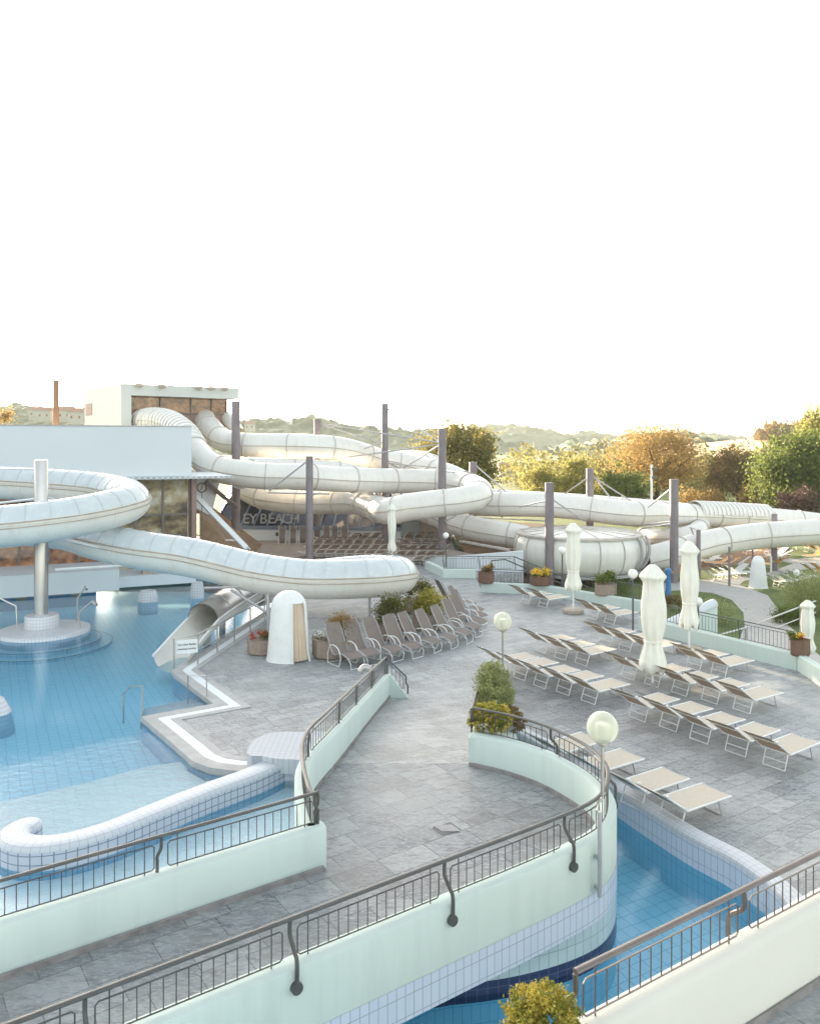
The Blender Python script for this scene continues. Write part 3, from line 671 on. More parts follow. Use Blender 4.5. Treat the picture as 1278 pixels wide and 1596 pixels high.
# ------------------------------------------------------------------ loungers
def make_lounger(name, topm, underm, label, fr=M['whitemetal'], group=None, rot=0, fw=1):
    t = thing(name, label, 'sun lounger', (0, 0, -50), rot, group)
    z = .37; W = .33
    mb = MB(); mb.box((.81, 0, z), (1.14, .60, .016)); mb.build('bed', topm, t, True)
    mb = MB(); mb.tube([(.2, -W, z), (1.41, -W, z), (1.41, W, z), (.2, W, z), (.2, -W, z)], .019 * fw, 6); mb.build('bed_frame', fr, t, True)
    th = R(34); dx, dz = math.cos(th), math.sin(th)
    def bp(s_, y, o=0): return V(.22 - s_ * dx + o * dz, y, z + s_ * dz + o * dx)
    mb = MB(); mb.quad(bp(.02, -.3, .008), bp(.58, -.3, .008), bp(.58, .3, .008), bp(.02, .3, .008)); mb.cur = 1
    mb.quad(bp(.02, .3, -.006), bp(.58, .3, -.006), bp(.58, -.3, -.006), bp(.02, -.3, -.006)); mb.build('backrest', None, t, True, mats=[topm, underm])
    mb = MB(); mb.tube([bp(0, -W), bp(.6, -W), bp(.6, W), bp(0, W)], .018 * fw, 6); mb.build('backrest_frame', fr, t, True)
    mb = MB()
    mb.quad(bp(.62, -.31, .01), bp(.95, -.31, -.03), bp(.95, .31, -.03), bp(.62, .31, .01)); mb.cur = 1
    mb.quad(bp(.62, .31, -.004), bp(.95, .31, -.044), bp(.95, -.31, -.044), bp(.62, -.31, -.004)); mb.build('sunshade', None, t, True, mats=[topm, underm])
    for y in (-W, W): mb = MB(); mb.tube([bp(.6, y, .0), bp(.66, y, .03)], .03, 6); mb.build('hinge', fr, t, True)
    w = .25
    mb = MB(); mb.tube([(.26, -w, z), (.12, -w, .02), (.12, w, .02), (.26, w, z)], .016, 6); mb.tube([(.18, -w, .17), (.18, w, .17)], .012, 6); mb.build('leg', fr, t, True)
    mb = MB(); mb.tube([(1.12, -w, z), (1.24, -w, .02), (1.24, w, .02), (1.12, w, z)], .014, 6); mb.build('leg', M['galv'], t, True)
    for y in (-.27, .27): mb = MB(); mb.tube([bp(.35, y, -.01), (.4, y, z - .06)], .009, 5); mb.build('prop', fr, t, True)
    return t
E2 = V(.836, .548, 0); AX = math.atan2(.548, .836)
proto = make_lounger('beach_lounger', M['fabric'], M['fabricshade'], '')
rows = {
 'row beside the curved pool wall': [(940, 1155), (1004, 1183), (1074, 1214), (1139, 1241)],
 'long row reaching the right edge': [(1059, 1090), (1110.6, 1104.6), (1160.6, 1121.8), (1215.6, 1138), (1277.3, 1157.5)],
 'row starting behind the wedge planter lamp': [(840, 1024.7), (870.6, 1033), (904.4, 1044.8), (940.8, 1054), (981.7, 1066.5)],
 'row of three left of the nearest parasol': [(897, 995), (927.7, 1004), (960.6, 1012)],
 'row of three by the dark lamp post': [(991, 984), (1025, 993), (1060, 1003)],
 'row passing behind the nearest parasol': [(1037, 1033), (1076, 1043), (1119, 1055), (1168.6, 1066.5), (1220, 1080)],
 'pair beside the base of the ragged parasol': [(1135, 1019.5), (1175, 1029.6)],
 'farthest pair left of the round based parasol': [(861, 925), (888, 930)],
 'pair right of the round based parasol': [(966, 947), (995, 954)],
}
first = True
for rn, tips in rows.items():
    for k, (u, v) in enumerate(tips):
        tip = G(u, v, .37); rz = AX + random.uniform(-.045, .045)
        c, s_ = math.cos(rz), math.sin(rz); lx, ly = 1.41, -.33
        loc = V(tip.x - (lx * c - ly * s_), tip.y - (lx * s_ + ly * c), .0)
        if len(tips) == 2: lab = ('left' if k == 0 else 'right') + ' cream lounger of the ' + rn
        else: lab = ORD[k] + ' cream lounger from left, ' + rn
        if first: proto.location = loc; proto.rotation_euler.z = rz; proto['label'] = lab; proto['group'] = 'cream loungers on the plaza'; first = False
        else: dup(proto, loc, rz, lab, 'cream loungers on the plaza')
# brown loungers on the back terrace
lab = 'brown lounger standing in the dense rows on the back terrace'
pb = make_lounger('terrace_lounger', M['fabrictan'], M['fabrictan'], lab, fw=1.7, group='brown loungers on the back terrace'); pb.scale = (.86, .86, .86); first = True
for r_, (v, u0, n) in enumerate([(871, 484, 8), (862, 492, 8), (853, 497, 7), (846, 506, 6), (882, 652, 3), (873, 625, 5), (863, 628, 5), (853, 632, 4), (845, 636, 3)]):
    for k in range(n):
        p = G(u0 + k * 15.5, v + .1 * k); rz = R(122) + random.uniform(-.03, .03)
        if first: pb.location = p; pb.rotation_euler.z = rz; first = False
        else: dup(pb, p, rz)
# recliners
def make_recliner(label):
    t = thing('recliner', label, 'recliner', (0, 0, 0), 0, 'grey recliners around the planters')
    prof = sm([(0, 0, .33), (.25, 0, .40), (.5, 0, .43), (.78, 0, .33), (.95, 0, .40), (1.15, 0, .72), (1.32, 0, 1.02), (1.42, 0, 1.20)], 4)
    mb = MB()
    for k in range(len(prof) - 1):
        a, b = prof[k], prof[k + 1]; ka, kb = [(.28 if q.z < 1.0 else .28 - (q.z - 1.0) * .35) for q in (a, b)]
        mb.quad((a.x, -ka, a.z), (a.x, ka, a.z), (b.x, kb, b.z), (b.x, -kb, b.z))
        mb.quad((a.x + .012, ka, a.z - .012), (a.x + .012, -ka, a.z - .012), (b.x + .012, -kb, b.z - .012), (b.x + .012, kb, b.z - .012))
    mb.build('sling', M['sling'], t, True, smooth=True)
    for y in (-.3, .3):
        mb = MB(); mb.tube([(p.x, y * (1 if p.z < 1 else 1 - (p.z - 1) * .9), p.z) for p in prof], .014, 6); mb.build('side_frame', M['galv'], t, True)
        mb = MB(); mb.tube(sm([(.52, y * 1.1, .02), (.42, y * 1.12, .3), (.55, y * 1.12, .56), (.8, y * 1.12, .64), (1.02, y * 1.1, .6)], 4), .016, 6); mb.build('armrest', M['whitemetal'], t, True)
    mb = MB(); mb.tube([(.1, -.28, .34), (-.02, -.26, .2), (.0, -.24, .02), (.0, .24, .02), (-.02, .26, .2), (.1, .28, .34)], .014, 6); mb.build('foot_loop', M['whitemetal'], t, True)
    mb = MB(); mb.tube([(.52, -.33, .02), (1.15, -.33, .02), (1.2, -.3, .3), (1.08, -.3, .58)], .014, 6); mb.tube([(.52, .33, .02), (1.15, .33, .02), (1.2, .3, .3), (1.08, .3, .58)], .014, 6); mb.tube([(1.15, -.33, .02), (1.15, .33, .02)], .014, 6); mb.build('base_frame', M['whitemetal'], t, True)
    return t
rec = [((530, 974), (557, 1043)), ((560, 970), (583, 1037)), ((587, 965), (620, 1031)), ((618, 961), (651, 1026)), ((643, 956), (682, 1017)), ((668, 951), (708, 1011)), ((684, 944), (732, 1003)), ((694, 934), (746, 993)), ((700, 925), (753, 984)), ((697, 918), (755, 974)), ((688, 912), (752, 964)), ((674, 908), (742, 953)), ((660, 905), (728, 944))]
pr_ = None
for k, (hd, ft) in enumerate(rec):
    a = G(*hd, 1.2); b = G(*ft); rz = math.atan2(a.y - b.y, a.x - b.x)
    lab = ORD[k] + ' grey recliner of the curved line, counted from the white shelter'
    if pr_ is None: pr_ = make_recliner(lab); pr_.location = b; pr_.rotation_euler.z = rz
    else: dup(pr_, b, rz, lab)
# recliners stored upright against the glass house
def upright(label):
    t = thing('folded_recliner', label, 'recliner', (0, 0, 0), 0, 'folded recliners against the glass house')
    mb = MB(); prof = sm([(0, .12, .1), (0, 0, .6), (0, .1, 1.2), (0, .05, 1.7), (0, .1, 1.95)], 3)
    for a, b in zip(prof[:-1], prof[1:]):
        wa, wb = [(.3 if q.z < 1.6 else .3 - (q.z - 1.6) * .3) for q in (a, b)]
        mb.quad((-wa, a.y, a.z), (wa, a.y, a.z), (wb, b.y, b.z), (-wb, b.y, b.z))
    mb.build('sling', M['sling'], t, True, smooth=True)
    mb = MB()
    for s_ in (-1, 1): mb.tube([(s_ * .31, p.y, p.z) for p in prof], .02, 6); mb.tube([(s_ * .33, -.35, .03), (s_ * .33, .3, .03), (s_ * .33, -.05, .65), (s_ * .33, -.35, .03)], .018, 6)
    mb.build('frame', M['whitemetal'], t, True); t.scale = (.72, .72, .66); return t
pu = None
for k, u in enumerate([440, 457, 472, 509, 522, 537]):
    b = G(u, 848); lab = ORD[k] + ' folded brown recliner from the left against the glass house'
    if pu is None: pu = upright(lab); pu.location = b
    else: dup(pu, b, 0, lab)

# garden loungers
GS = (.85, .85, .85); pw_ = make_lounger('garden_lounger', M['whitemetal'], M['whitemetal'], 'white lounger on the far lawn', group='white loungers on the lawn')
po_ = make_lounger('garden_lounger', M['orange'], M['orange'], 'orange cushioned lounger on the far lawn', group='orange loungers on the lawn')
wl_ = [(1105, 905, 15), (1118, 903, 10), (1130, 902, 8), (1142, 900, 12), (1152, 898, 200), (1160, 895, 20), (1205, 915, 12), (1216, 914, 15), (1228, 912, 10), (1240, 909, 15), (1250, 907, 12), (1206, 872, 20), (1216, 870, 200), (1190, 866, 15), (1222, 874, 160), (1243, 856, 170), (1213, 858, 20), (1100, 878, 20), (1112, 880, 190), (1157, 865, 10)]
places = ['end of the white row near the blue post', 'row under the low slide end', 'row beside the thin slide post', 'row left of the white bollard', 'pair left of the tapered shelter', 'grass behind the tapered shelter']
pw_.scale = GS; po_.scale = GS
for k, (u, v, a) in enumerate(wl_):
    p = G(u, v, -1)
    if k == 0: pw_.location = p; pw_.rotation_euler.z = R(a)
    else: dup(pw_, p, R(a))
for k, (u, v, a) in enumerate([(1128, 884, 170), (1186, 862, 20), (1196, 863, 200), (1253, 860, 10), (1266, 862, 15), (1275, 872, 200), (1208, 889, 90), (1262, 898, 10), (1275, 896, 15), (1140, 886, 160)]):
    p = G(u, v, -1)
    if k == 0: po_.location = p; po_.rotation_euler.z = R(a)
    else: dup(po_, p, R(a))
for t_ in (pw_, po_): t_['label'] = t_['label']

# ------------------------------------------------------------------ planters with flowers
def planter(label, c, w, h, mt, blooms, n=6):
    c = Vector(c); e = thing('planter', label, 'planter', c, 0, 'flower planters')
    mb = MB(); mb.lathe([(w * .42, 0), (w * .5, h * .12), (w * .5, h * .92), (w * .52, h), (w * .44, h), (w * .42, h * .9)], c, 8, 1, .75); mb.build('tub', M[mt], e)
    for (m2, (ox, oy, oz), r3, cnt, sz) in blooms:
        mb = MB(); bush(mb, c + V(ox, oy, oz + h), *r3, cnt, sz); mb.build('flowers' if 'petal' in m2 else 'plant', M[m2], e)
    return e
planter('granite tub with red flowers left of the white shelter', G(409, 1019), 1.0, .5, 'granite', [('petalred', (-.1, 0, .1), (.3, .2, .12), 400, .06), ('leafgreen', (.15, 0, .08), (.3, .25, .12), 500, .06)])
planter('granite tub with white daisies and a golden bush right of the white shelter', G(521, 1024), 1.45, .62, 'granite', [('petalwhite', (-.3, -.2, .12), (.36, .26, .14), 500, .055), ('leaforange', (.25, .25, .35), (.5, .35, .38), 2200, .06), ('leafgreen', (-.1, 0, .08), (.55, .3, .15), 800, .06)])
planter('granite tub with a dark green spiky bush behind the recliners', G(609, 1002) + V(0, .6, 0), 1.3, .6, 'granite', [('leafdark', (0, 0, .35), (.6, .4, .5), 3000, .08)])
planter('granite tub with a golden green bush among the recliners', G(668, 985) + V(0, .4, 0), 1.2, .6, 'granite', [('leafgold', (.05, 0, .4), (.6, .4, .45), 2800, .07), ('leafdark', (-.2, -.1, .2), (.4, .3, .3), 1000, .07)])
planter('granite tub with a dark bush beneath the end bend of the slide', G(652, 958) + V(0, .4, 0), 1.2, .6, 'granite', [('leafdark', (0, 0, .3), (.6, .4, .4), 2200, .08), ('petalwhite', (-.2, -.35, .1), (.1, .1, .08), 50, .06)])
planter('terracotta pot of drooping grass on the wall end by the stairs', V(3.55, 37.2, .45), .75, .55, 'terracotta', [('leafbrown', (0, 0, .12), (.32, .3, .2), 800, .08)])
planter('bowl of bright yellow flowers on the mint wall', V(6.0, 36.7, .45), 1.0, .42, 'terracotta', [('petalyellow', (0, 0, .14), (.45, .3, .14), 700, .08), ('leafgreen', (0, 0, .02), (.45, .3, .12), 300, .07)])
planter('dark tub with a leafy green plant on the mint wall', V(8.45, 34.5, .4), .95, .5, 'granite', [('leafgreen', (0, 0, .25), (.4, .35, .3), 1200, .09)])
planter('dark planter with red and orange flowers on the wall corner at right', V(12.0, 24.55, .45), .62, .5, 'terracotta', [('petalred', (-.1, 0, .08), (.2, .2, .1), 300, .05), ('leafgreen', (-.2, 0, .08), (.2, .2, .12), 400, .06), ('petalyellow', (-.05, -.1, .12), (.15, .15, .08), 150, .05)])
# ------------------------------------------------------------------ low mint walls around the plaza
def wall(label, pts, h, w=.25, mt='mint', name='low_wall', z0=-1.2):
    p = [V(x, y, 0) for x, y in pts]; mb = MB(); mb.sweep(p, [(-w / 2, z0), (-w / 2, h - .03), (-w / 2 + .03, h), (w / 2 - .03, h), (w / 2, h - .03), (w / 2, z0)])
    return tag(mb.build(name, M[mt], smooth='auto'), label, 'wall')
wall('low mint wall carrying the yellow flowers behind the far loungers', [(3.35, 37.45), (6.15, 36.8), (9.7, 33.0)], .45)
wall('low mint wall with railing from the small steps to the right corner', [(8.6, 29.85), (11.95, 24.55)], .5)
wall('low mint wall running from the corner planter to the right edge', [(12.0, 24.6), (11.75, 20), (12.2, 12)], .5)
wall('low mint wall in front of the white stair wall near the back terrace', [(.95, 44.2), (1.8, 41.4), (3.4, 41.3)], .45)
railing('railing', 'dark railing behind the yellow flowers on the mint wall', [V(3.5, 37.55, .45), V(6.2, 36.95, .45), V(9.75, 33.15, .45)], .6, 1.9, thick=.03, spacing=.16)
railing('railing', 'dark railing on the mint wall in front of the curved garden path', [V(8.7, 29.85, .5), V(11.95, 24.75, .5)], .62, 1.95, thick=.03)
railing('railing', 'thin railing on the wall beside the lamp near the back terrace', [V(1.7, 41.45, .45), V(5.4, 41.3, .45)], .65, 1.95, thick=.03, spacing=.14)
def handrail(label, pts, r=.022, mt='rail', posts=(), z=0, mid=None, name='handrail'):
    e = thing(name, label, 'handrail', pts[0]); mb = MB(); mb.tube(pts, r, 8); mb.build('rail', M[mt], e, smooth='auto')
    if mid: mb = MB(); mb.tube([Vector(p) - up * mid for p in pts], r * .7, 8); mb.build('mid_rail', M[mt], e)
    for (p, zb) in posts: mb = MB(); mb.tube([p, (p[0], p[1], zb)], r * .9, 8); mb.build('post', M[mt], e)
    return e
handrail('dark handrail sloping down the stairs beside the terracotta pot', [V(3.9, 38.2, 1.35), V(4.6, 38.6, 1.35), V(8.2, 38.6, -.2)], .03, posts=[((3.9, 38.2, 1.35), 0), ((6.3, 38.6, .62), -.6)])
handrail('upper dark handrail sloping down along the white stair wall', [V(5.4, 41.3, 1.1), V(9.6, 40.8, -.6)], .03, posts=[((7.2, 41.1, .4), -.9)])
st = thing('garden_stairs', 'flight of stone stairs going down right of the terracotta pot', 'stairs', (5, 39.5, -1))
for k in range(6): mb = MB(); mb.box((4.2 + k * .7, 39.6, -.16 - k * .16 - .3), (.72, 3.2, .6)); mb.build('step', M['concrete'], st)
# white stair wall
e = thing('stair_wall', 'white wall with a sloping top beside the stairs below the slides', 'wall', (4, 43, 0))
mb = MB(); A, B, C_ = V(1.0, 45.5, 0), V(2.6, 43.8, 0), V(6.1, 43.0, 0)
for P_, Q_, za, zb in ((A, B, .45, .75), (B, C_, .75, 1.15)):
    i = len(mb.v); n_ = V(0, .3, 0)
    mb.v += [P_ - up * 1.1, Q_ - up * 1.1, Q_ + up * zb, P_ + up * za, P_ + n_ - up * 1.1, Q_ + n_ - up * 1.1, Q_ + n_ + up * zb, P_ + n_ + up * za]
    for q in ((0, 1, 2, 3), (5, 4, 7, 6), (3, 2, 6, 7), (1, 5, 6, 2), (4, 0, 3, 7)): mb.face([i + k for k in q])
mb.build('wall', M['hall'], e)
mb = MB(); mb.box((4.3, 46.8, .98), (4.6, .25, .1), R(-58)); mb.build('coping', M['concrete'], e)
mb = MB().prism([(-.5, 47), (2.6, 44.1), (6.1, 43.3), (4.6, 46.0), (2.2, 50.5), (-.2, 52)], -.5, .35); struct(mb.build('gravel_terrace', M['brownpave']))
mb = MB().prism([(-15.9, 42.5), (-6, 42.5), (.3, 45), (1.5, 52), (1.5, 61.9), (-15.9, 61.9)], -.4, .004); struct(mb.build('terrace_paving', M['brownpave']))
mb = MB(); mb.v += [V(4.5, 46, -1), V(3, 52, .6), V(3, 64, 1.0), V(30, 64, -.9), V(26, 55, -.99), V(10, 45, -.99)]; mb.face((0, 5, 4, 3, 2, 1)); struct(mb.build('bank', M['soil']))
# small pool at right
mb = MB().prism([(14.3, 25.5), (30, 27), (30, 20), (13.2, 16)], -1.35, -.85); struct(mb.build('small_pool_edge', M['band']))
mb = MB().prism([(14.7, 25.0), (29, 26.5), (29, 20), (13.8, 17)], -1.0, -.84); struct(mb.build('small_pool_water', M['floorblue']))
handrail('bright steel handrail running down beside the small pool at right', [V(9.95, 28.6, -.2), V(12.7, 30.2, .0), V(16.0, 31.5, .75)], .035, 'steel', [((12.7, 30.2, .0), -1), ((15.2, 31.1, .6), -1)], mid=.45)
# white sloping wall piece with rounded top beyond railing
e = thing('slanted_wall', 'mint wall with a sloping rounded white top beyond the railing', 'wall', (10, 31, -1))
A, B = V(9.3, 30.6, 0), V(12.4, 32.2, 0); mb = MB()
i = 0; n_ = V(-.15, .3, 0); mb.v += [A - up * 1, B - up * 1, B + up * .45, A - up * .35, A + n_ - up * 1, B + n_ - up * 1, B + n_ + up * .45, A + n_ - up * .35]
for q in ((0, 1, 2, 3), (5, 4, 7, 6), (3, 2, 6, 7), (1, 5, 6, 2), (4, 0, 3, 7)): mb.face(q)
mb.build('wall', M['mint'], e); mb = MB(); mb.tube([A + n_ * .5 - up * .33, B + n_ * .5 + up * .47], .2, 12); mb.build('rounded_top', M['hall'], e, smooth='auto')
# garden path
def sheet(name, pts, z, mt):
    mb = MB(); i = 0
    for u, v in pts: mb.v.append(G(u, v, z))
    mb.face(range(len(pts))); me = mb; return struct(me.build(name, M[mt]))
sheet('garden_path', [(1300, 1040), (1262, 1010), (1240, 985), (1216, 965), (1212, 950), (1196, 928), (1170, 918), (1152, 911), (1160, 905), (1200, 899), (1235, 890), (1300, 882), (1300, 868), (1240, 871), (1180, 863), (1090, 853), (1085, 856), (1170, 868), (1236, 878), (1195, 893), (1140, 900), (1070, 905), (1000, 913), (1000, 924), (1060, 920), (1110, 924), (1140, 935), (1158, 955), (1160, 975), (1150, 1000), (1135, 1040)], -.992, 'path')
# shelters
def shelter(label, c, w0, w1, h, door=False, rz=0, seg=28):
    c = Vector(c); e = thing('changing_shelter', label, 'shelter', c)
    def ring(z):
        t = z / h; w = w0 + (w1 - w0) * t
        if t > .8: w *= math.sqrt(max(0.02, 1 - ((t - .8) / .205) ** 2 * .93))
        if t < .04: w += .06 * (1 - t / .04)
        return w / 2
    zs = [0, .02, .06, .2] + [h * k / 20 for k in range(2, 16)] + [h * (.8 + .2 * math.sin(math.pi / 2 * k / 7)) for k in range(8)]
    prof = [(ring(z), z) for z in zs]
    mb = MB(); n = seg; base = 0
    for (r, z) in prof:
        for j in range(n):
            a = 2 * math.pi * j / n + rz
            mb.v.append(c + V(r * math.cos(a), r * math.sin(a) * .8, z))
    for k in range(len(prof) - 1):
        for j in range(n):
            if door and j in (n - 4, n - 3, n - 2, n - 1) and prof[k + 1][1] < h * .87: continue
            j2 = (j + 1) % n; mb.face((k * n + j, k * n + j2, (k + 1) * n + j2, (k + 1) * n + j))
    mb.face([(len(prof) - 1) * n + j for j in range(n)]); mb.build('shell', M['shell'], e, smooth='auto')
    if door:
        mb = MB(); m = 9
        pts = []
        for k in range(m + 1):
            j = n - 4 + 4 * k / m; a = 2 * math.pi * j / n + rz; rr = .95 if k % 2 else .86
            pts.append((a, rr))
        for (a, r1), (b, r2) in zip(pts[:-1], pts[1:]):
            for z0, z1 in ((.04, h * .45), (h * .45, h * .86)):
                q = []
                for (aa, rx_, z) in ((a, r1, z0), (b, r2, z0), (b, r2, z1), (a, r1, z1)):
                    rr = ring(z) * rx_; q.append(c + V(rr * math.cos(aa), rr * math.sin(aa) * .8, z))
                mb.quad(*q)
        mb.build('folding_door', M['folddoor'], e)
        mb = MB()
        for j in (n - 4, n):
            a = 2 * math.pi * j / n + rz
            mb.tube([c + V(ring(z) * 1.01 * math.cos(a), ring(z) * .81 * math.sin(a), z) for z in [0, h * .2, h * .4, h * .6, h * .8, h * .87]], .035, 6)
        mb.build('door_frame', M['shell'], e)
    return e
shelter('white rounded shelter with a folding door under the slide', G(449, 1030) + V(0, .2, 0), 1.42, 1.06, 2.2, True, R(-22))
shelter('white tapered shelter standing on the lawn beside the path', G(1181, 916, -1), 1.08, .66, 1.75, False, 0, 8)
e = thing('blue_post', 'blue shower post on the lawn beside the path', 'shower post', G(1041, 930, -1)); c = e.location.copy()
mb = MB(); mb.lathe([(.16, 0), (.14, .5), (.12, 1.15), (.17, 1.25), (.17, 1.4), (.06, 1.5)], c, 14); mb.build('column', M['blueplastic'], e, smooth='auto')
mb = MB(); mb.tube([c + V(.1, 0, 1.3), c + V(.28, 0, 1.25)], .03, 6); mb.build('spout', M['orange'], e)
e = thing('white_bollard', 'thin white bollard on the lawn left of the far path', 'bollard', G(1201, 892, -1)); mb = MB(); mb.lathe([(.06, 0), (.06, .95), (.02, 1.0)], e.location, 10); mb.build('post', M['whitemetal'], e)
# shrubs on the lawn
for k, (lab, u, v, rx, rz_, mt, n) in enumerate([('tall wispy shrub mass at the right edge of the lawn', 1268, 955, 1.35, 1.0, 'leafpale', 12000), ('trimmed green shrub at the front of the shrub mass', 1232, 972, .7, .5, 'leafgreen', 4500), ('golden wispy shrub at the far right edge', 1292, 938, 1.3, 1.1, 'leafpale', 8000),
        ('low golden shrub beyond the slanted mint wall', 1103, 968, 1.1, .55, 'leafpale', 3500), ('reddish shrub beside the ragged parasol', 1052, 950, .5, .5, 'leafbrown', 1200), ('low green bush under the bowl of the slide', 955, 925, 1.0, .5, 'leafgreen', 2200), ('sparse dry shrub below the bowl slide', 1000, 905, 1.4, .5, 'leafbrown', 2000)]):
    p = G(u, v, -1); mb = MB(); bush(mb, p + up * rz_ * .6, rx, rx * .8, rz_, n, .075); tag(mb.build('shrub', M[mt]), lab, 'shrub')

# ------------------------------------------------------------------ slides
def tube_mesh(name, path, Rr, mat, parent, a0=0, a1=360, seg=24, close=True):
    mb = MB(); n = len(path); m = seg
    for k, p in enumerate(path):
        t = (path[min(k + 1, n - 1)] - path[max(k - 1, 0)]).normalized(); s_ = t.cross(up)
        s_ = s_.normalized() if s_.length > 1e-4 else V(1, 0, 0)
        w = s_.cross(t).normalized()
        for j in range(m + 1):
            a = R(a0 + (a1 - a0) * j / m); mb.v.append(p + s_ * math.cos(a) * Rr + w * math.sin(a) * Rr)
    for k in range(n - 1):
        for j in range(m): o = k * (m + 1); mb.face((o + j, o + j + 1, o + m + 2 + j, o + m + 1 + j))
    return mb.build(name, mat, parent, smooth=True)
def rings(name, path, Rr, step, th, wid, mat, parent, a0=0, a1=360, seg=24, one=False, offset=.0):
    """joint rings; each ring one mesh unless one"""
    n = len(path); cum = [0]
    for a, b in zip(path[:-1], path[1:]): cum.append(cum[-1] + (b - a).length)
    s_ = step * .5 + offset; mb = MB()
    while s_ < cum[-1]:
        k = max(i for i in range(n - 1) if cum[i] <= s_); f = (s_ - cum[k]) / max(1e-6, cum[k + 1] - cum[k]); p = path[k].lerp(path[k + 1], f)
        t = (path[min(k + 2, n - 1)] - path[max(k - 1, 0)]).normalized(); sd = t.cross(up).normalized(); w = sd.cross(t).normalized()
        if not one: mb = MB()
        b0 = len(mb.v)
        for j in range(seg + 1):
            a = R(a0 + (a1 - a0) * j / seg); dr = sd * math.cos(a) + w * math.sin(a)
            for (ra, tt) in ((Rr - .01, -wid), (Rr + th, -wid), (Rr + th, wid), (Rr - .01, wid)): mb.v.append(p + dr * ra + t * tt)
        for j in range(seg):
            for q in range(3): o = b0 + j * 4; mb.face((o + q, o + 4 + q, o + 5 + q, o + q + 1))
        if not one: mb.build(name, mat, parent)
        s_ += step
    if one: mb.build(name, mat, parent)
def flange(path, Rr, mat, parent, ang, th=.03, wid=.05, name='seam'):
    for sgn in (1, -1):
        mb = MB(); n = len(path)
        for k, p in enumerate(path):
            t = (path[min(k + 1, n - 1)] - path[max(k - 1, 0)]).normalized(); sd = t.cross(up).normalized(); w = sd.cross(t).normalized()
            a = R(ang); dr = sd * math.cos(a) * sgn + w * math.sin(a)
            c = p + dr * Rr
            for (x, z) in ((-.02, -th), (wid, -th), (wid, th), (-.02, th)): mb.v.append(c + sd * sgn * x + w * z)
        for k in range(n - 1):
            for q in range(4): o = k * 4; mb.face((o + q, o + 4 + q, o + 4 + (q + 1) % 4, o + (q + 1) % 4))
        mb.build(name, mat, parent)

# slide A : half covered tube in front
PA = sm([(-24, 36.5, 5.5), (-19, 35.2, 5.3), (-15.5, 34.5, 5.15), (-12.6, 33.6, 4.95), (-11.0, 31.4, 4.68), (-11.9, 28.9, 4.35), (-14.2, 27.9, 4.08), (-16.6, 28.6, 3.92), (-17.8, 30.9, 3.72), (-16.6, 33.0, 3.5), (-14.3, 32.9, 3.33), (-12.2, 31.3, 3.13), (-10.2, 30.3, 2.92), (-8.2, 30.0, 2.68), (-5.9, 29.7, 2.2), (-4.4, 29.6, 1.99), (-3.3, 29.6, 1.93), (-1.8, 29.8, 1.93), (-.9, 30.3, 1.9), (-.42, 31.4, 1.78), (-.8, 32.7, 1.65), (-1.9, 33.5, 1.55), (-3.6, 33.6, 1.38), (-5.2, 33.4, 1.2), (-6.3, 32.6, 1.02)], 8)
sa = thing('covered_slide', 'front white water slide with a clear ribbed cover looping over the pool', 'water slide', (-10, 31, 0))
RA = .735
tube_mesh('lower_trough', PA, RA, M['tubelow'], sa, 180 - 12, 372, 20)
tube_mesh('clear_cover', PA, RA - .01, M['tubetop'], sa, -12, 192, 20)
flange(PA, RA, M['seam'], sa, 10, .018, .05); flange(PA, RA, M['tubew'], sa, 4, .016, .05, 'flange'); flange(PA, RA, M['seam'], sa, -4, .014, .04)
rings('cover_rib', PA, RA - .01, .72, .016, .018, M['ringlight'], sa, 12, 168, 16, False)
rings('trough_joint', PA, RA, 2.2, .02, .02, M['tubew'], sa, 180, 360, 16, False)
# slide posts for A
def steel_post(label, base, ztop, w, mt='post', name='slide_post', rnd=True, group='slide support posts', cat='support post'):
    base = Vector(base); e = thing(name, label, cat, base, 0, group); mb = MB(); h = ztop - base.z
    if rnd: mb.lathe([(w / 2, 0), (w / 2, h - .02), (w / 2 - .015, h)], base, 20)
    else:
        mb.box(base + up * h / 2, (w, w, h), R(12))
    mb.build('shaft', M[mt], e, smooth='auto')
    if not rnd: mb = MB(); mb.box(base + up * (h + .02), (w + .05, w + .05, .05), R(12)); mb.build('cap', M['concrete'], e)
    return e
def rods(e, lst, mt='galv', r=.045):
    for a, b in lst: mb = MB(); mb.tube([a, b], r, 6); mb.build('strut', M[mt], e)
e = steel_post('thick round steel mast rising from the tiled island in the pool', V(-13.95, 30.2, .5), 6.35, .5, 'steel')
m0 = V(-13.95, 30.2, 0)
rods(e, [(m0 + up * 6.0, V(-19, 33.8, 5.9)), (m0 + up * 4.9, V(-18, 32.2, 4.4)), (m0 + up * 3.2, V(-17.5, 29.8, 2.9)), (m0 + up * 3.55, V(-8.9, 30.2, 2.35)), (V(-13.4, 30.2, 2.2), V(-9.3, 30.2, 2.45))], 'whitemetal', .05)
mb = MB(); mb.tube([m0 + up * 4.9, V(-11.4, 31.0, 4.05)], .05, 8); mb.tube([m0 + up * 5.0, V(-14.5, 33.9, 4.4)], .05, 8); mb.build('bracket', M['whitemetal'], e)
e = steel_post('thin round steel post between the white shelter and the slide exit', G(418, 986), 2.0, .13, 'galv')
b = G(418, 986); rods(e, [(b + V(-2.3, -.2, 1.68), b + V(.1, 0, 1.72)), (b + V(-1.35, -.1, 1.6), b + V(-.05, 0, .75))], 'galv', .05)
e = steel_post('short steel post behind the recliners under the slide bend', G(597, 952), 1.3, .2, 'galv')
e = steel_post('short forked steel post under the end bend of the slide', G(621, 956), .9, .2, 'galv'); b = G(621, 956)
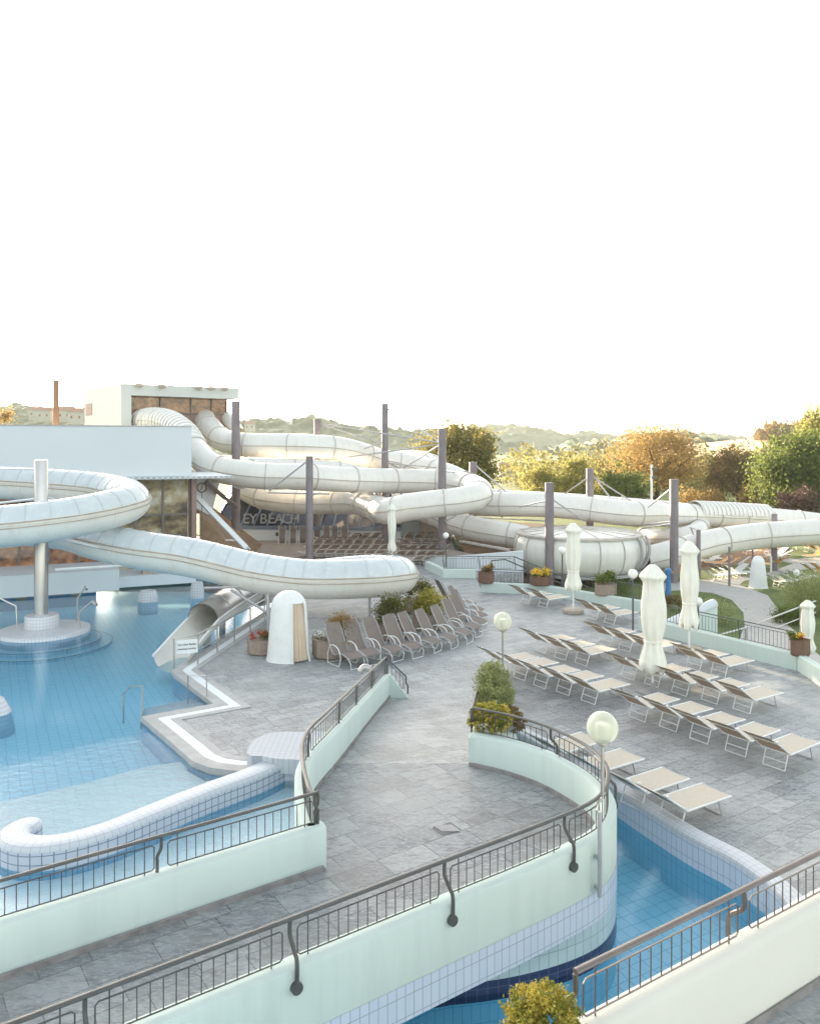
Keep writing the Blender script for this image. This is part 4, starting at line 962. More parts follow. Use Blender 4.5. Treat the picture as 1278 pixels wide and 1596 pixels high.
rods(e, [(b + V(-.35, 0, 1.15), b + V(.0, 0, .85)), (b + V(.55, 0, 1.5), b + V(.05, 0, .85)), (b + V(-.75, -.1, 1.17), b + V(.3, -.1, 1.05))], 'whitemetal', .04)
e = steel_post('short steel post near the dark bush at the slide bend', G(576, 968), 1.3, .11, 'galv')
# brackets below the tube at joints
# chute exit
PE = sm([(-5.9, 32.95, 1.08), (-6.35, 32.3, 1.05), (-6.65, 31.2, 1.0), (-7.0, 29.6, .9), (-7.25, 28.0, .8)], 6)
ex = thing('slide_exit', 'open ended slide exit with a shiny arched metal hood at the pool edge', 'slide exit', (-7.0, 29, 0))
tube_mesh('hood', PE[6:], .56, M['steel'], ex, -5, 185, 18); tube_mesh('inner_lining', PE[6:], .535, M['tubew'], ex, -5, 185, 18)
tl = sm([PE[-1], (-7.4, 26.8, .55), (-7.5, 25.9, .36), (-7.55, 25.2, .25)], 4)
tube_mesh('trough', PE + tl[1:], .55, M['tubelow'], ex, 180, 360, 14)
rings('hood_rib', PE[6:], .56, 1.3, .02, .02, M['galv'], ex, 0, 180, 14)
mb = MB()
for s_ in (-.56, .56): mb.tube([p + V(s_, 0, .02) for p in PE[6:] + tl[1:]], .04, 8)
mb.build('side_rim', M['whitemetal'], ex)
for y_, z_ in ((28.2, .3), (30.5, .45)): mb = MB(); mb.tube([(-7.2, y_, -1.2), (-7.15, y_, z_)], .12, 10); mb.build('support', M['concrete'], ex)
# deck rail with sign
hr = [G(391, 960, 0), G(308, 1034, 0)]
A = V(-6.35, 24.9, 0); pts = [V(-6.95, 24.75, .98), V(-6.67, 25.1, .96), V(-5.58, 30.7, .96), V(-5.0, 34.5, .96)]
handrail('two bar steel handrail running beside the slide exit', pts[1:], .028, 'steel', [((-6.67 + .27 * k, 25.1 + 1.4 * k, .96), 0) for k in range(6)], mid=.5)
sg = thing('pool_sign', 'white two line notice board at the end of the handrail by the pool', 'sign', (-7.2, 24.6, 0))
mb = MB(); mb.tube([(-7.28, 24.62, 0), (-7.28, 24.62, .95), (-6.67, 25.1, .96)], .028, 8); mb.build('frame', M['steel'], sg)
mb = MB(); ang = math.atan2(.3, .83); mb.box((-6.93, 24.82, .66), (.64, .02, .42), ang); mb.build('board', M['whitemetal'], sg)
def text(body, loc, size, rot, mat, parent, name='lettering', extr=.004):
    cu = bpy.data.curves.new(name, 'FONT'); cu.body = body; cu.size = size; cu.extrude = extr; cu.align_x = 'CENTER'
    o = bpy.data.objects.new(name, cu); col.objects.link(o); bpy.context.view_layer.update()
    dg = bpy.context.evaluated_depsgraph_get(); me = bpy.data.meshes.new_from_object(o.evaluated_get(dg)); bpy.data.objects.remove(o)
    n = bpy.data.objects.new(name, me); col.objects.link(n); me.materials.clear(); me.materials.append(mat)
    n.rotation_euler = rot; n.parent = parent; n.location = Vector(loc) - (parent.location if parent else Vector()); return n
text('Vor dem Baden', (-6.925, 24.80, .70), .088, (R(90), 0, ang), M['rail'], sg); text('unbedingt duschen', (-6.925, 24.80, .57), .074, (R(90), 0, ang), M['rail'], sg)
handrail('short steel handrail at the left side of the pool steps', [V(-6.85, 20.35, -.3), V(-6.82, 20.4, .78), V(-7.35, 21.0, .58), V(-7.75, 21.6, .2), V(-7.75, 21.6, -.6)], .022, 'steel')
handrail('pair of bent steel grab bars on the pool edge beside the steps', [V(-5.6, 22.0, .0), V(-5.62, 22.05, .55), V(-6.2, 22.3, .5), V(-6.2, 22.3, -.4)], .02, 'steel')
# curved steel outlet near the ramp rail
e = thing('water_spout', 'curved stainless water spout behind the top of the ramp railing', 'spout', (-1.15, 21.0, 0))
mb = MB(); mb.tube(sm([(-1.02, 21.3, 0), (-1.02, 21.3, .75), (-1.08, 21.3, .95), (-1.22, 21.3, 1.0), (-1.34, 21.3, .88)], 5), .09, 14); mb.build('pipe', M['steel'], e, smooth=True)

# tiled island
c = V(-13.7, 29.9, 0); e = thing('tiled_island', 'round white tiled island around the slide mast in the pool', 'pool island', c)
mb = MB(); mb.lathe([(1.62, -1.2), (1.62, -.02), (1.60, .02), (1.54, .04), (.01, .04)], c, 56); mb.build('platform', M['whitetile'], e, smooth='auto')
mb = MB(); mb.lathe([(.62, .04), (.60, .45), (.57, .5), (.3, .52), (.01, .52)], V(-13.9, 30.15, 0), 36); mb.build('pedestal', M['whitetile'], e, smooth='auto')
mb = MB(); mb.lathe([(2.0, -1.2), (2.0, -.40), (1.6, -.40)], c, 56, cap=False); mb.lathe([(2.4, -1.2), (2.4, -.55), (1.9, -.55)], c, 56, cap=False); mb.build('step', M['floorblue'], e)
mb = MB(); mb.lathe([(1.99, -.40), (2.01, -.395), (2.01, -.41)], c, 56, cap=False); mb.lathe([(2.39, -.55), (2.41, -.545), (2.41, -.56)], c, 56, cap=False); mb.build('step_edge', M['rail'], e)
def nozzle(label, a, mid, tip, bend):
    e = thing('water_jet_pipe', label, 'water jet', a, 0, 'bent steel jets on the island'); mb = MB(); mb.tube([a, mid, bend, tip], .035, 8); mb.build('pipe', M['steel'], e, smooth='auto')
    mb = MB(); mb.tube([bend, tip], .06, 8); mb.build('nozzle', M['steel'], e)
nozzle('bent steel water jet at the left side of the tiled island', V(-15.0, 30.5, -.1), V(-15.05, 30.5, .75), V(-16.3, 30.3, 1.1), V(-15.9, 30.4, 1.2))
nozzle('bent steel water jet behind the pedestal of the tiled island', V(-12.95, 31.1, -.1), V(-12.95, 31.1, .9), V(-12.55, 31.0, 1.3), V(-12.65, 31.1, 1.4))
nozzle('bent steel water jet at the right edge of the tiled island', V(-12.35, 29.85, -.1), V(-12.35, 29.85, .65), V(-11.65, 29.7, .95), V(-11.85, 29.8, 1.08))
for lab, c, w, ht in (('larger white tiled water barrel in the far pool', V(-11.75, 35.8, 0), .86, .36), ('smaller white tiled barrel in the pool behind the slide exit', V(-9.75, 36.6, 0), .62, .62)):
    e = thing('tiled_barrel', lab, 'barrel', c, 0, 'tiled barrels in the pool'); mb = MB(); mb.lathe([(w * .42, -1.2), (w * .5, -.6), (w * .5, ht * .3), (w * .44, ht * .75), (w * .38, ht), (w * .3, ht), (w * .28, ht - .08)], c, 28); mb.build('body', M['whitetile'], e, smooth='auto')
# white tiled bowl at left edge
c = G(-8, 1105, 0); e = thing('tiled_bowl', 'white tiled rounded ledge cut off by the left picture edge', 'pool ledge', c); mb = MB(); mb.lathe([(.6, -1.2), (.42, -.2), (.4, -.05), (.34, .03), (.22, .28), (.1, .3)], c, 20); mb.build('body', M['whitetile'], e, smooth=True)

# ------------------------------------------------------------------ large slide system behind
DB = .80
def big(name, label, cps, r=DB, ringstep=2.9, k=8, white='tubew'):
    """cps: (u, v, distance)"""
    P = sm([D(u, v, d) for u, v, d in cps], k); e = thing(name, label, 'water slide', (P[0].x, P[0].y, -1), 0, 'white tube slides behind')
    tube_mesh('tube', P, r, M[white], e, 0, 360, 28)
    rings('joint_ring', P, r, ringstep, .05, .03, M['ring'], e)
    flange(P, r, M['seam'], e, -4, .02, .03); return e, P
big('tube_slide', 'upper white tube slide leaving the tower opening and bending right', [(322, 640, 62), (320, 655, 60), (333, 673, 57), (350, 687, 55), (378, 693, 54), (430, 694, 54), (480, 695, 54), (530, 699, 55), (565, 708, 56), (590, 716, 57), (625, 722, 58), (665, 731, 57.5), (700, 741, 56), (722, 752, 55)])
big('tube_slide', 'middle white tube slide with a wide U bend at its right end', [(226, 684, 60), (214, 664, 58), (232, 655, 56), (262, 658, 54), (288, 676, 51.5), (306, 704, 49.5), (335, 729, 48.2), (400, 741, 47.8), (468, 743, 48.5), (530, 747, 50), (593, 749, 51.5), (650, 750, 52.5), (695, 752, 52.5), (730, 757, 51), (747, 766, 49), (740, 774, 47.3), (715, 781, 46.6), (680, 785, 46.6), (640, 790, 46.8), (606, 796, 47.5), (588, 793, 50), (560, 784, 53), (520, 783, 54.5), (470, 783, 55), (430, 779, 55.5), (402, 773, 56.5), (385, 762, 58), (390, 748, 60), (420, 742, 61)])
big('tube_slide', 'white tube showing just above the back of the middle slide', [(372, 745, 50.5), (385, 735, 51.5), (430, 733, 52.5), (480, 734, 53), (530, 738, 53.5), (560, 744, 54), (590, 752, 54.5)], .78)
big('tube_slide', 'long white tube slide running right above the bowl', [(700, 772, 55), (740, 784, 53.5), (770, 786, 52.5), (810, 786, 52), (850, 787, 52), (900, 791, 51.5), (945, 797, 51), (985, 801, 51), (1015, 801, 52), (1045, 802, 53.5), (1077, 803, 55), (1130, 805, 57), (1190, 808, 59), (1240, 812, 60), (1290, 818, 60), (1340, 824, 57), (1350, 828, 52), (1310, 828, 49), (1278, 829, 48.5), (1196, 834, 49), (1150, 839, 49), (1107, 846, 48.5), (1070, 856, 48), (1035, 866, 47.5), (1000, 874, 47)])
big('tube_slide', 'second white tube just behind the long one at its left part', [(750, 777, 59), (800, 781, 58), (860, 784, 58), (920, 788, 57.5), (980, 793, 57), (1030, 797, 57), (1060, 800, 56.5)], .78)
big('tube_slide', 'short low white tube feeding the bowl from the left', [(650, 792, 54), (680, 803, 53), (712, 816, 52), (745, 825, 51), (780, 831, 50), (815, 838, 49.5), (840, 846, 49)], .78)
big('tube_slide', 'small white tube piece bending out beside the long slide above the lawn', [(1092, 818, 55), (1085, 828, 53), (1062, 836, 52), (1030, 838, 53), (1000, 836, 55)], .6)
# ribbed cage
e = thing('ribbed_cover', 'ribbed white cover section on the long slide near its right end', 'slide cover', D(1130, 808, 56)); P = [D(1080, 800.5, 55.2), D(1130, 802, 57), D(1190, 805, 59)]; P = sm(P, 8)
rings('rib', P, .88, .46, .04, .05, M['whitemetal'], e, 0, 180, 14); tube_mesh('skin', P, .86, M['tubew'], e, 0, 180, 14)
# white dome far behind
e = thing('white_dome_roof', 'shallow white dome roof seen behind the mast cables', 'dome', D(645, 726, 66)); c = D(640, 726, 68); c.z = D(640, 728, 68).z
mb = MB(); mb.lathe([(3.2, -6), (3.2, 0), (2.9, .5), (2.2, 1.0), (1.2, 1.35), (.02, 1.45)], c, 28); mb.build('roof', M['tubew'], e, smooth='auto')
mb = MB()
for k in range(14): a = k * math.pi / 7; mb.tube([c + V(3.22 * math.cos(a), 3.22 * math.sin(a), .02), c + V(2.92 * math.cos(a), 2.92 * math.sin(a), .53), c + V(2.2 * math.cos(a), 2.2 * math.sin(a), 1.03), c + V(.1, 0, 1.47)], .03, 5)
mb.build('rib', M['ring'], e)
# tower bundle of ribbed tube
e = thing('ribbed_cover', 'ribbed white cover over the slide start inside the tower opening', 'slide cover', D(250, 665, 58)); P = sm([D(226, 684, 60), D(214, 664, 58), D(232, 655, 56), D(262, 658, 54), D(288, 676, 51.5), D(303, 700, 49.8)], 6)
rings('rib', P, .82, .5, .06, .05, M['whitemetal'], e)
e = thing('tube_elbow', 'small white tube elbow at the right side of the tower opening', 'water slide', D(350, 655, 61)); P = sm([D(340, 655, 63), D(350, 650, 61.5), D(358, 656, 60.6), D(372, 676, 58.5)], 6); tube_mesh('tube', P, .5, M['tubew'], e)
# bowl
c = V((902 - UC) * 47 / F, 47, 0); e = thing('bowl_slide', 'large white bowl slide with a flat lid under the long tube', 'bowl slide', (c.x, c.y, -1))
mb = MB(); pr = sm([(3.0, 0, -.42), (3.45, 0, -.2), (3.72, 0, .3), (3.8, 0, .8), (3.74, 0, 1.25), (3.55, 0, 1.6)], 4); mb.lathe([(q.x, q.z) for q in pr], c, 64); mb.build('basin', M['tubew'], e, smooth='auto')
mb = MB(); mb.lathe([(3.5, 1.6), (3.66, 1.62), (3.66, 1.74), (3.5, 1.76)], c, 64); mb.build('rim', M['ring'], e, smooth='auto')
mb = MB(); mb.lathe([(3.5, 1.73), (2.0, 1.86), (.3, 1.94), (.01, 1.94)], c, 48); mb.build('lid', M['tubew'], e, smooth='auto')
mb = MB()
for k in range(16):
    a = k * math.pi / 8 + .1; mb.tube([c + V(q.x * math.cos(a) * 1.008, q.x * math.sin(a) * 1.008, q.z) for q in pr], .03, 5); mb.tube([c + V(3.5 * math.cos(a), 3.5 * math.sin(a), 1.78), c + V(.3 * math.cos(a), .3 * math.sin(a), 1.96)], .02, 5)
mb.build('rib', M['ring'], e)
mb = MB(); mb.lathe([(3.2, -.5), (3.5, -.5), (3.5, -.34), (3.2, -.34)], c, 48); mb.build('base_ring', M['galv'], e)
for k in range(8): a = k * math.pi / 4 + .3; mb = MB(); mb.tube([c + V(3.1 * math.cos(a), 3.1 * math.sin(a), -.4), c + V(2.9 * math.cos(a), 2.9 * math.sin(a), -1.05)], .09, 8); mb.build('leg', M['galv'], e)
for a0_ in (-.75, -.45):
    mb = MB(); mb.tube([c + V((q.x + .22) * math.cos(a0_), (q.x + .22) * math.sin(a0_), q.z + .15) for q in pr], .09, 8); mb.build('brace', M['galv'], e)
# posts of the rear system
def lpost(label, u, vt, d, w, zb=0, rd=None):
    base = V((u - UC) * d / F, d, zb); e = steel_post(label, base, H - (vt - YH) * d / F, w, 'post', rnd=True); 
    if rd: rods(e, rd, 'galv', .05)
    return base
lpost('tall purple grey post at the right corner of the tower', 368, 625, 52.6, .55)
bb = lpost('purple grey post left of the tallest one above the slides', 495, 653, 56.8, .5, 0, [(D(497, 660, 56.8), D(688, 690, 49.5)), (D(497, 661, 56.8), D(600, 692, 54.6)), (D(500, 718, 56.6), D(600, 690, 54.6)), (D(497, 719, 56.6), D(688, 692, 49.5))])
lpost('tallest post behind the middle slide with cables to its right', 600, 629, 54.5, .46, 0, [(D(604, 637, 54.5), D(686, 689, 49.5)), (D(604, 722, 54.2), D(680, 728, 49.5)), (D(625, 732, 53), D(686, 693, 49.5)), (D(604, 720, 54.5), D(632, 735, 53))])
lpost('slim post with a bright top in front of the middle slide', 482.5, 711, 45.8, .42, 0, [(D(480, 718, 46), D(420, 765, 46.5)), (D(418, 768, 46), D(514, 770, 46)), (D(484, 772, 45.8), D(500, 768, 46.5))])
lpost('tall post in front of the U bend of the middle slide', 689, 668, 49.0, .50, 0, [(D(640, 808, 47.5), D(690, 802, 48.5)), (D(692, 735, 49.3), D(735, 737, 57)), (D(694, 812, 48.8), D(710, 804, 50))])
lpost('short grey post right of the U bend', 737, 720, 57.0, .55, 0, [(D(742, 726, 56.8), D(790, 768, 53)), (D(742, 806, 56.6), D(850, 812, 49.8)), (D(742, 820, 56.6), D(852, 888, 45.3)), (D(742, 818, 56.5), D(855, 838, 45.3))])
lpost('post standing in front of the bowl slide at its left', 856, 752, 43.9, .49, -1, [(D(860, 778, 45), D(910, 812, 50)), (D(852, 780, 45), D(810, 790, 51))])
lpost('short post rising behind the long slide', 919, 730, 54.0, .5, -1, [(D(925, 742, 54), D(950, 775, 53)), (D(925, 744, 54), D(985, 782, 54)), (D(915, 745, 54), D(880, 770, 55))])
lpost('post right of the bowl slide beside the tall parasol', 1050, 747, 45.6, .48, -1, [(D(1046, 813, 46), D(990, 819, 50)), (D(1046, 816, 46), D(1000, 824, 49)), (D(1045, 762, 46), D(1010, 790, 50))])
lpost('short post on the lawn at the far right', 1206, 801, 49.9, .37, -1)
lpost('thin post supporting the low slide beside a white lounger row', 1136, 852, 44.5, .13, -1, [(D(1150, 880, 44.5), D(1168, 868, 46))])
lpost('curved topped grey post beside the tall parasol', 1088, 826, 47.2, .25, -1, [(D(1088, 826, 47.2), D(1075, 822, 48)), (D(1076, 822, 48), D(1084, 842, 48))])
lpost('thin post on the lawn near the white table', 1172, 836, 54, .12, -1)
e = steel_post('rust red pole standing behind the hall roof', V((88 - UC) * 50 / F, 50, 5), H + 98 * 50 / F, .36, 'rust'); 
e = thing('floodlight_mast', 'thin white floodlight mast in front of the orange tree', 'light mast', D(1015, 830, 62)); mb = MB(); c0 = D(1015, 724, 62); mb.tube([V(c0.x, c0.y, -1), c0], .09, 8); mb.build('mast', M['whitemetal'], e)
for dz in (.35, 1.0): mb = MB(); mb.box(c0 + V(.22, 0, -dz), (.42, .2, .2)); mb.build('spotlight', M['rail'], e)

# ------------------------------------------------------------------ buildings
F0, F1 = V(-19.5, 38, 0), V(-11.35, 41.5, 0); fd = (F1 - F0).normalized(); fn = V(-fd.y, fd.x, 0); F00 = F0 - fd * 30
def obox(mb, a, b, z0, z1, n0, n1):
    """box along line a-b, from z0 to z1 and from n0 to n1 behind it"""
    i = len(mb.v)
    for z in (z0, z1):
        for p in (a + fn * n0, b + fn * n0, b + fn * n1, a + fn * n1): mb.v.append(V(p.x, p.y, z))
    for q in ((3, 2, 1, 0), (4, 5, 6, 7), (0, 1, 5, 4), (1, 2, 6, 5), (2, 3, 7, 6), (3, 0, 4, 7)): mb.face([i + k for k in q])
hl = thing('swimming_hall', 'long white swimming hall with a blank parapet and brown glazing at left', 'building', F0)
mb = MB(); obox(mb, F00, F1, 5.28, 7.82, 0, 11); mb.build('parapet_wall', M['hall'], hl)
mb = MB(); obox(mb, F00, F1 + fd * 0, 7.822, 7.87, -.04, 11.04); mb.build('roof_edge', M['concrete'], hl)
mb = MB(); obox(mb, F00, F1 + fd * 2.0, 5.15, 5.27, -.5, 6); mb.build('canopy', M['hall'], hl)
mb = MB()
for k in range(60): 
    p = F1 + fd * (2.0 - k * .28) - fn * .52; mb.box((p.x, p.y, 5.2), (.14, .05, .14), math.atan2(fd.y, fd.x))
mb.build('canopy_slats', M['galv'], hl)
mb = MB(); obox(mb, F00, F0 + fd * 5.0, .9, 5.1, .8, .9); mb.build('window', M['brownreflect'], hl)
w2 = MB(); obox(w2, F0 + fd * 5.0, F1 - fd * .1, .3, 5.1, .8, .9); w2.build('window', M['goldreflect'], hl)
mb = MB(); 
for k in range(28): p = F1 - fd * (1.35 * k) + fn * .76; mb.box((p.x, p.y, 2.9), (.11, .1, 4.4), math.atan2(fd.y, fd.x))
for z in (2.1, 3.2): obox(mb, F00, F1 - fd * .1, z, z + .1, .7, .79)
mb.build('window_frame', M['brownframe'], hl)
mb = MB(); obox(mb, F1 + fd * .05, F1 + fd * .3, 0, 5.15, .3, 9); mb.build('side_wall', M['brown'], hl)
# terrace ledge with warm lower side
mb = MB(); obox(mb, F00, F0 + fd * 5.2, -.02, .98, -2.35, .7); hb = mb.build('pool_ledge', M['hall'], hl)
mb = MB(); obox(mb, F0 + fd * 5.2, F1, -.02, .5, -1.6, .7); mb.build('pool_ledge', M['hall'], hl)
mb = MB(); obox(mb, F00, F0 + fd * 4.2, -1.2, -.022, -2.1, .5); mb.build('tiled_plinth', M['rimtile'], hl)
mb = MB()
for k in (1.0, 3.3, -4): 
    p = F0 + fd * k - fn * 2.12; mb.tube([p + up * -.1, p + up * -.1 - fn * .05], .22, 20)
mb.build('round_grille', M['stonebase'], hl)
mb = MB(); mb.box(F0 + fd * 6.6 - fn * .9 + up * .75, (.5, .9, .7), math.atan2(fd.y, fd.x)); mb.build('vent_box', M['stonebase'], hl)
# clock wall
e = thing('clock_wall', 'pale gable wall with a round clock beside the glass house', 'wall', (-12, 47, 0)); mb = MB()
q = [D(300, 742, 47), D(345, 742, 49), D(330, 802, 49), D(300, 800, 47)]; mb.quad(*[x for x in q]); mb.quad(*[x + V(-.1, .3, 0) for x in q[::-1]]); mb.build('wall', M['hall'], e)
c = D(315.5, 760, 46.8); mb = MB(); mb.tube([c, c + V(0, -.08, 0)], .25, 24); mb.build('clock_face', M['whitemetal'], e)
mb = MB(); mb.lathe([(.24, 0), (.29, 0), (.29, .05), (.24, .05)], (0, 0, 0), 28, cap=False)
rm = Matrix.Rotation(R(90), 4, 'X')
for v in mb.v: v.xyz = (rm @ v) + c + V(0, -.07, 0)
mb.build('clock_rim', M['rail'], e); mb = MB(); mb.tube([c + V(0, -.11, 0), c + V(.05, -.11, .2)], .02, 5); mb.tube([c + V(0, -.11, 0), c + V(-.05, -.11, -.15)], .022, 5); mb.tube([c + V(0, -.05, -.25), c + V(0, -.05, -1.4)], .02, 5); mb.build('clock_hands', M['rail'], e)
e = thing('diagonal_beam', 'long white diagonal beam leaning from the hall to the terrace', 'beam', D(300, 770, 43)); mb = MB(); mb.tube([D(298, 765, 43), D(385, 855, 41.5)], .17, 4); mb.build('beam', M['whitemetal'], e)
e = thing('diagonal_beam', 'short brown grey diagonal strut below the hall canopy', 'beam', D(325, 752, 47)); mb = MB(); mb.tube([D(322, 752, 47), D(368, 790, 52)], .16, 4); mb.build('beam', M['post'], e)
mb = MB(); mb.v += [V(-15.5, 42.5, 3.6), V(-11.2, 42.5, 3.3), V(-9.2, 45, .1), V(-10, 54, .1), V(-14, 56, 2.6), V(-16, 56, 3.2)]; mb.face((0, 1, 2, 3, 4, 5)); mb.v += [V(-11.2, 42.5, 0)]; mb.face((1, 6, 2)); struct(mb.build('grass_bank', M['soil']))
e = thing('white_railing', 'small white railing on the terrace behind the slide', 'railing', G(325, 868)); mb = MB(); mb.tube([D(330, 842, 44), D(375, 842, 44), D(390, 856, 43)], .04, 6); mb.tube([D(300, 832, 45), D(325, 838, 45)], .03, 6); mb.build('rail', M['whitemetal'], e)

# tower
C0, C1, C2 = V(-19.9, 55, 0), V(-12.9, 60.2, 0), V(-25.5, 62.4, 0); td = (C1 - C0).normalized(); tn = (C2 - C0).normalized(); Lt = (C1 - C0).length; Ls = (C2 - C0).length; TT = 11.1
tw = thing('slide_tower', 'white box shaped slide tower with a wide glazed opening on top', 'tower', C0)
def tb(mb, a0, a1, b0, b1, z0, z1):
    i = len(mb.v)
    for z in (z0, z1):
        for (a, b) in ((a0, b0), (a1, b0), (a1, b1), (a0, b1)): p = C0 + td * a + tn * b; mb.v.append(V(p.x, p.y, z))
    for q in ((3, 2, 1, 0), (4, 5, 6, 7), (0, 1, 5, 4), (1, 2, 6, 5), (2, 3, 7, 6), (3, 0, 4, 7)): mb.face([i + k for k in q])
mb = MB(); tb(mb, 0, Lt, 0, Ls, TT - .8, TT); tb(mb, 0, .7, 0, Ls, 3, TT - .8); tb(mb, 0, Lt, Ls - .3, Ls, 3, TT - .8); mb.build('wall', M['tower'], tw)
mb = MB(); tb(mb, .7, Lt - .5, 1.2, 1.3, TT - 2.1, TT - .8); mb.build('window', M['brownreflect'], tw)
mb = MB(); tb(mb, .7, Lt - .5, 1.18, 1.4, TT - 4.2, TT - 1.95); mb.build('dark_panel', M['brown'], tw)
mb = MB()
for a in (.7, 3.1, 5.4, 7.0, Lt - .52): tb(mb, a, a + .07, 1.1, 1.2, TT - 1.95, TT - .8)
tb(mb, .7, Lt - .5, 1.08, 1.17, TT - 1.98, TT - 1.9); mb.build('window_frame', M['brownframe'], tw)
mb = MB(); tb(mb, .7, Lt, .2, Ls - .3, 4.4, 5.0); mb.build('floor_slab', M['tower'], tw)
mb = MB(); tb(mb, -.03, 0, 7.0, 8.6, TT - 2.0, TT - 1.1); mb.build('side_window', M['brown'], tw)
for k, a in enumerate((1.3, 2.9, 5.6, 6.6, 7.6)):
    p = C0 + td * a - tn * .05; e = thing('roof_spotlight', ORD[k] + ' spotlight from the left on the tower roof edge', 'spotlight', (p.x, p.y, TT - .2), 0, 'spotlights on the tower edge')
    mb = MB(); mb.box((p.x, p.y - .2, TT - .08), (.52, .3, .2), .3, None); mb.build('head', M['stonebase'], e); mb = MB(); mb.tube([p + up * (TT - .25), p + up * (TT - .05)], .04, 6); mb.build('bracket', M['galv'], e)
# glass house with lettering
gh = thing('glass_house', 'low dark glass house with slanted panes and a BEACH sign on the terrace', 'building', (-8, 57, 0))
def gp(u, z, d): return V((u - UC) * d / F, d, z)
mb = MB(); Ag, Bg = gp(335, 0, 57.5), gp(625, 0, 56.0)
def gbox(mb, a, b, z0, z1, n0, n1, za=None):
    i = len(mb.v)
    for z, nn in ((z0, (n0, n1)), (z1, (n0, n1))):
        for p, n in ((a, nn[0]), (b, nn[0]), (b, nn[1]), (a, nn[1])): mb.v.append(V(p.x, p.y + n, z))
    for q in ((3, 2, 1, 0), (4, 5, 6, 7), (0, 1, 5, 4), (1, 2, 6, 5), (2, 3, 7, 6), (3, 0, 4, 7)): mb.face([i + k for k in q])
gbox(mb, Ag, Bg, 0, .8, 0, 3); mb.build('base_wall', M['hall'], gh)
mb = MB(); gbox(mb, Ag, Bg, .8, 1.05, -.12, 2.8); mb.build('sill', M['blueframe'], gh)
mb = MB(); s0, s1 = 1.05, 4.1; mb.quad(V(Ag.x, Ag.y + .05, s0), V(Bg.x, Bg.y + .05, s0), V(Bg.x - 1, Bg.y + 2.6, s1), V(Ag.x + 1.2, Ag.y + 2.6, s1)); mb.quad(V(Ag.x, Ag.y + .05, s0), V(Ag.x + 1.2, Ag.y + 2.6, s1), V(Ag.x, Ag.y + 6, s1), V(Ag.x - 1, Ag.y + 6, s0)); mb.quad(V(Bg.x, Bg.y + .05, s0), V(Bg.x, Bg.y + 6, s0), V(Bg.x - 1, Bg.y + 6, s1), V(Bg.x - 1, Bg.y + 2.6, s1)); mb.quad(V(Ag.x + 1.2, Ag.y + 2.6, s1), V(Bg.x - 1, Bg.y + 2.6, s1), V(Bg.x - 1, Bg.y + 6, s1), V(Ag.x, Ag.y + 6, s1)); mb.build('glazing', M['blueglass'], gh)
mb = MB()
for k in range(15):
    t = k / 14; a = V(Ag.x + (Bg.x - Ag.x) * t, Ag.y + (Bg.y - Ag.y) * t, s0); b = V(a.x + (.55 + .55 * (1 - 2 * t)), a.y + 2.5, s1); mb.tube([a, b], .07, 4)
mb.build('mullion', M['blueframe'], gh)
for ch, u in (('E', 384), ('Y', 395), ('B', 411), ('E', 423), ('A', 435), ('C', 447), ('H', 460)):
    q = gp(u, 1.22, 57.0); text(ch, (q.x, q.y - .1, 1.25), 1.0, (R(80), 0, 0), M['galv'], gh, extr=.02)
mb = MB(); gbox(mb, gp(560, 0, 55.9), gp(566, 0, 55.9), .35, .6, -.05, 0); gbox(mb, gp(430, 0, 56.9), gp(437, 0, 56.9), .35, .6, -.05, 0); mb.build('vent', M['rail'], gh)
sh = thing('timber_shed', 'brown timber shed with a flat roof behind the back terrace railing', 'shed', G(665, 845)); mb = MB(); gbox(mb, gp(655, 0, 56), gp(702, 0, 56), 0, 2.3, 0, 3); mb.build('wall', M['brownpave'], sh); mb = MB(); gbox(mb, gp(610, 0, 55), gp(704, 0, 55), 2.32, 2.5, -.2, 4); mb.build('roof', M['blueframe'], sh)
mb = MB(); gbox(mb, gp(618, 0, 57), gp(655, 0, 57), 0, 2.1, 0, .3); mb.build('white_panel', M['hall'], sh)
handrail('thin brown railing along the back edge of the lounger terrace', [G(620, 865) + up * 1, G(660, 872) + up * 1.05, V(2.0, 46.5, 1.35)], .03, 'brownframe', [(tuple(G(625, 866) + up * 1), 0), (tuple(G(655, 871) + up * 1), 0)], mid=.45)

# ------------------------------------------------------------------ trees
TZB = -1
def T(label, u, vtop, d, wpx, mat, **kw):
    x = (u - UC) * d / F; zt = H - (vtop - YH) * d / F; tree(label, (x, d, TZB), zt - TZB, wpx * d / F / 2, M[mat], seed=int(u), **kw)
T('round dark tree with golden leaf tips directly behind the tallest posts', 716, 655, 82, 128, 'leafdark', leaves=19000, size=.34, trunk_h=.10)
T('small yellow green tree left of the willow', 842, 722, 95, 70, 'leafyellow', leaves=4000, size=.3, trunk_h=.1)
T('pale yellow willow like tree between the two short posts', 902, 706, 92, 75, 'leafyellow', leaves=6000, size=.28, trunk_h=.05)
T('large orange tree with bare branches showing in the middle', 1022, 660, 98, 170, 'leaforange', leaves=17000, size=.28, trunk_h=.15, open_=.15)
T('green bushy tree below the large orange one', 975, 722, 88, 80, 'leafgreen', leaves=5000, size=.3, trunk_h=.05)
T('brown sparse tree right of the large orange one', 1148, 694, 90, 110, 'leafbrown', leaves=11000, size=.28, trunk_h=.1, open_=.1)
T('big dense green tree at the right edge', 1244, 668, 76, 150, 'leafgreen', leaves=19000, size=.34, trunk_h=.08)
T('yellow green tree rising above the green one at the right edge', 1275, 622, 110, 80, 'leafyellow', leaves=6000, size=.4, trunk_h=.1)
T('dark purple leaved small tree in front of the big green one', 1242, 757, 70, 75, 'leafpurple', leaves=4500, size=.22, trunk_h=.05)
T('low orange shrub tree behind the ribbed slide cover', 1090, 762, 86, 90, 'leaforange', leaves=4000, size=.26, trunk_h=.02)
